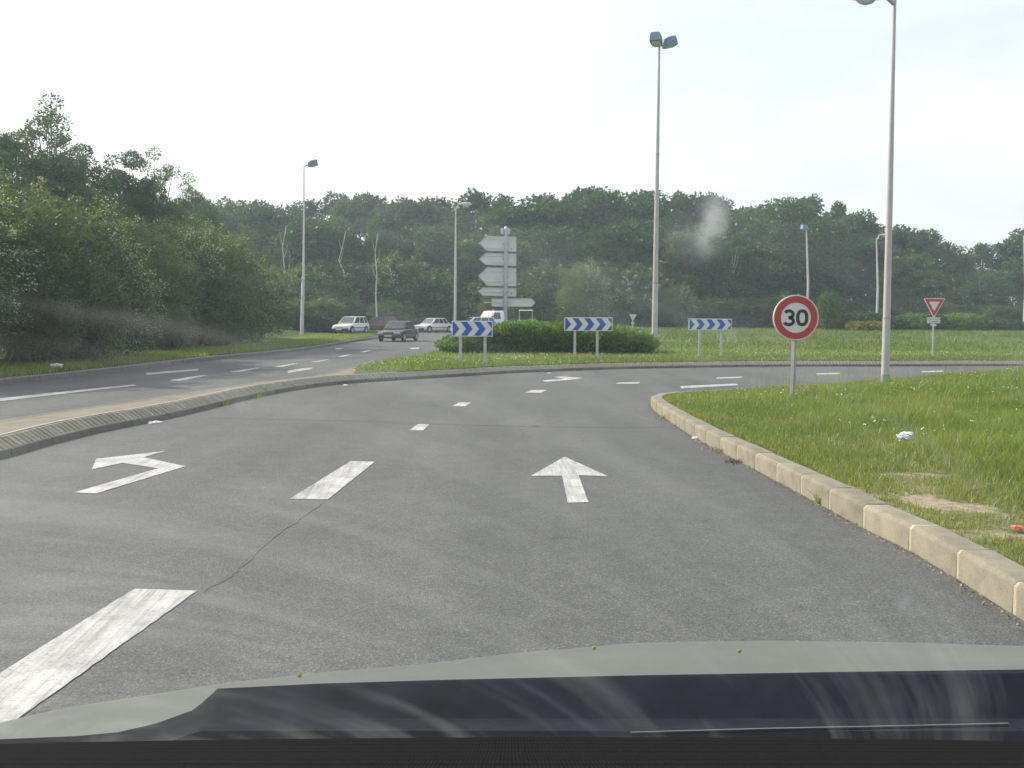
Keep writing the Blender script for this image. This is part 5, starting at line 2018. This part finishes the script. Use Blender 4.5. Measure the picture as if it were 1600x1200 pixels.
# scuttle panel: black moulding between bonnet and windscreen
top_edge = [(-120, 1163), (0, 1155), (120, 1150), (185, 1144), (245, 1130), (300, 1110), (316, 1098), (340, 1076), (500, 1068), (700, 1062), (1000, 1055), (1300, 1050), (1600, 1046), (1760, 1046), (2100, 1075), (2400, 1130)]
rings = []
for px, py in top_edge:
    a = AT(px, py, 0.98)
    b1 = AT(px, py + 6, 0.97)
    b2 = AT(px, max(py + 25, 1122), 0.93)
    b3 = AT(px, max(py + 36, 1142), 0.86)
    b4 = AT(px, 1260, 0.80)
    rings.append([L_(v) for v in (a + Vector((0, 0.006, -0.12)), a + Vector((0, 0.004, -0.004)), a, b1, b2, b3, b4)])
MB().loft(rings, cap=False, closed=False).build('scuttle_panel', M['scuttle'], own, 30)
# wiper lying on the scuttle
wp = [L_(AT(px, py, 0.84)) for px, py in ((985, 1147), (1200, 1141), (1400, 1137), (1575, 1133))]
wi = MB().tube(wp, 0.0013, 8).build('wiper', M['black'], own, 40)
MB().tube([v + Vector((-0.0006, 0, 0.0017)) for v in wp], 0.0005, 6).build('wiper_spring', M['galv_dark'], wi, 40)
# dashboard top
ring = []
for px in np.linspace(-200, 2900, 32):
    ring.append([L_(v) for v in (AT(px, 1158 + 10 * (abs(px - 800) / 800) ** 2, 0.72) + Vector((0, 0.03, -0.10)), AT(px, 1152 + 8 * (abs(px - 900) / 800) ** 2, 0.70), AT(px, 1178, 0.60), AT(px, 1187, 0.52) + Vector((0, 0, 0.0)), AT(px, 1230, 0.42))])
MB().loft(ring, cap=False, closed=False).build('dashboard', M['dash'], own, 30)

WS_STREAK, WS_FILM = 17.0, 1.9
SMUDGES = ((1117, 370, 0.0078, 0.021, 8.5), (1098, 392, 0.020, 0.018, 2.2), (365, 690, 0.006, 0.007, 1.2), (1150, 540, 0.006, 0.008, 1.2), (1415, 945, 0.007, 0.014, 1.0))
wb, wt = Vector((0.45, 0.79, 0.935)), Vector((0.45, 0.16, 1.56))     # foot and head of the pane on its centre line
up_ = (wt - wb)
pane_y = up_.normalized()
pane_z = Vector((0, -up_.z, up_.y)).normalized()
if pane_z.y > 0:
    pane_z = -pane_z
pane_x = pane_y.cross(pane_z)
pane_c = (wb + wt) / 2


def on_pane(px, py):
    """where the line of sight through a photograph pixel crosses the pane, in the pane's own metres"""
    d = ray(px, py)
    p = EYE + d * ((pane_c - EYE).dot(pane_z) / d.dot(pane_z)) - pane_c
    return Vector((p.dot(pane_x), p.dot(pane_y)))


# the spindle: where the perpendiculars to two wiper arcs meet
a0, a1 = on_pane(350, 345), on_pane(700, 425)
b0, b1 = on_pane(1085, 1060), on_pane(1175, 1150)
na, nb_ = Vector((-(a1 - a0).y, (a1 - a0).x)), Vector((-(b1 - b0).y, (b1 - b0).x))
ma, mb_ = (a0 + a1) / 2, (b0 + b1) / 2
den = na.x * nb_.y - na.y * nb_.x
tt = ((mb_.x - ma.x) * nb_.y - (mb_.y - ma.y) * nb_.x) / den
SPINDLE = ma + na * tt
print('SPINDLE', SPINDLE, a0, a1, b0, b1)
# windscreen: a thin dusty film with wiper arcs and a few smears
def windscreenmat():
    m, nt, o = newmat('dusty_windscreen')
    t = N(nt, 'TexCoord')
    sb = N(nt, 'VectorMath', operation='SUBTRACT')
    sb.inputs[1].default_value = (SPINDLE.x, SPINDLE.y, 0.0)     # wiper spindle on the pane
    nt.links.new(t.outputs['Object'], sb.inputs[0])
    ln = N(nt, 'VectorMath', operation='LENGTH')
    nt.links.new(sb.outputs[0], ln.inputs[0])
    sp = N(nt, 'SeparateXYZ')
    nt.links.new(sb.outputs[0], sp.inputs[0])
    an = N(nt, 'Math', operation='ARCTAN2')
    nt.links.new(sp.outputs['Y'], an.inputs[0])
    nt.links.new(sp.outputs['X'], an.inputs[1])
    cb = N(nt, 'CombineXYZ')
    nt.links.new(ln.outputs['Value'], cb.inputs['X'])
    nt.links.new(an.outputs[0], cb.inputs['Y'])
    m1 = N(nt, 'Mapping')
    m1.inputs['Scale'].default_value = (30, 0.9, 1)
    nt.links.new(cb.outputs[0], m1.inputs['Vector'])
    arcs = ramp(nt, noise(nt, m1.outputs[0], 1.0, 4, 0.6), [(0.48, (0, 0, 0)), (0.68, (1, 1, 1))])
    patch = ramp(nt, noise(nt, t.outputs['Object'], 5.0, 3, 0.6), [(0.40, (0.30, 0.30, 0.30)), (0.65, (1, 1, 1))])
    f = mixc(nt, 1.0, arcs, patch, 'MULTIPLY')
    for (qx, qy, sx_, sy_, amp) in SMUDGES:
        q = on_pane(qx, qy)
        dv = N(nt, 'VectorMath', operation='SUBTRACT')
        dv.inputs[1].default_value = (q.x, q.y, 0)
        nt.links.new(t.outputs['Object'], dv.inputs[0])
        sc_ = N(nt, 'VectorMath', operation='MULTIPLY')
        sc_.inputs[1].default_value = (1 / sx_, 1 / sy_, 0)
        nt.links.new(dv.outputs[0], sc_.inputs[0])
        l2 = N(nt, 'VectorMath', operation='LENGTH')
        nt.links.new(sc_.outputs[0], l2.inputs[0])
        mr = N(nt, 'MapRange', interpolation_type='SMOOTHSTEP')
        mr.inputs['From Min'].default_value = 1.0
        mr.inputs['From Max'].default_value = 0.0
        mr.inputs['To Max'].default_value = amp
        nt.links.new(l2.outputs['Value'], mr.inputs['Value'])
        blot = ramp(nt, noise(nt, t.outputs['Object'], 55.0, 5, 0.65), [(0.36, (0.12, 0.12, 0.12)), (0.62, (1, 1, 1))])
        f = mixc(nt, 1.0, f, mixc(nt, 1.0, mr.outputs[0], blot, 'MULTIPLY'), 'ADD')
    mul = N(nt, 'Math', operation='MULTIPLY_ADD')
    nt.links.new(f, mul.inputs[0])
    mul.inputs[1].default_value = WS_STREAK
    mul.inputs[2].default_value = WS_FILM
    v = N(nt, 'VolumePrincipled')
    v.inputs['Color'].default_value = (0.93, 0.96, 1.0, 1)
    v.inputs['Anisotropy'].default_value = 0.3
    nt.links.new(mul.outputs[0], v.inputs['Density'])
    nt.links.new(v.outputs[0], o.inputs['Volume'])
    return m


ws = MB()
rings = []
for u in np.linspace(-1, 1, 13):
    ring = []
    for k, th in ((0, 0), (1, 0), (1, 1), (0, 1)):
        ring.append(Vector((u * (1.22 - 0.14 * k), (k - 0.5) * up_.length, -0.09 * u * u + 0.004 * th)))
    rings.append(ring)
ws.loft(rings)
wo = ws.build('windscreen', windscreenmat(), own)
Wm = Matrix((pane_x, pane_y, pane_z)).transposed().to_4x4()
wo.matrix_local = own_inv @ Matrix.Translation((wb + wt) / 2) @ Wm

# unseen roof slab, added above the windscreen to darken the dashboard
MB().box(L_((0.45, -0.75, 1.60)), (1.75, 1.5, 0.05)).build('roof', M['bonnet'], own, bevel=0.02)

# ------------------------------------------------------------------ haze
def hazemat():
    m, nt, o = newmat('haze')
    v = N(nt, 'VolumePrincipled')
    v.inputs['Color'].default_value = (0.76, 0.89, 1.0, 1)
    v.inputs['Density'].default_value = HAZE_DENSITY
    v.inputs['Anisotropy'].default_value = 0.3
    nt.links.new(v.outputs[0], o.inputs['Volume'])
    return m


if HAZE_DENSITY > 0:
    hz = MB().box((0, 200, 13.5), (860, 540, 35)).build('haze', hazemat())
    tag(hz, 'thin pale haze over the whole scene', kind='stuff')
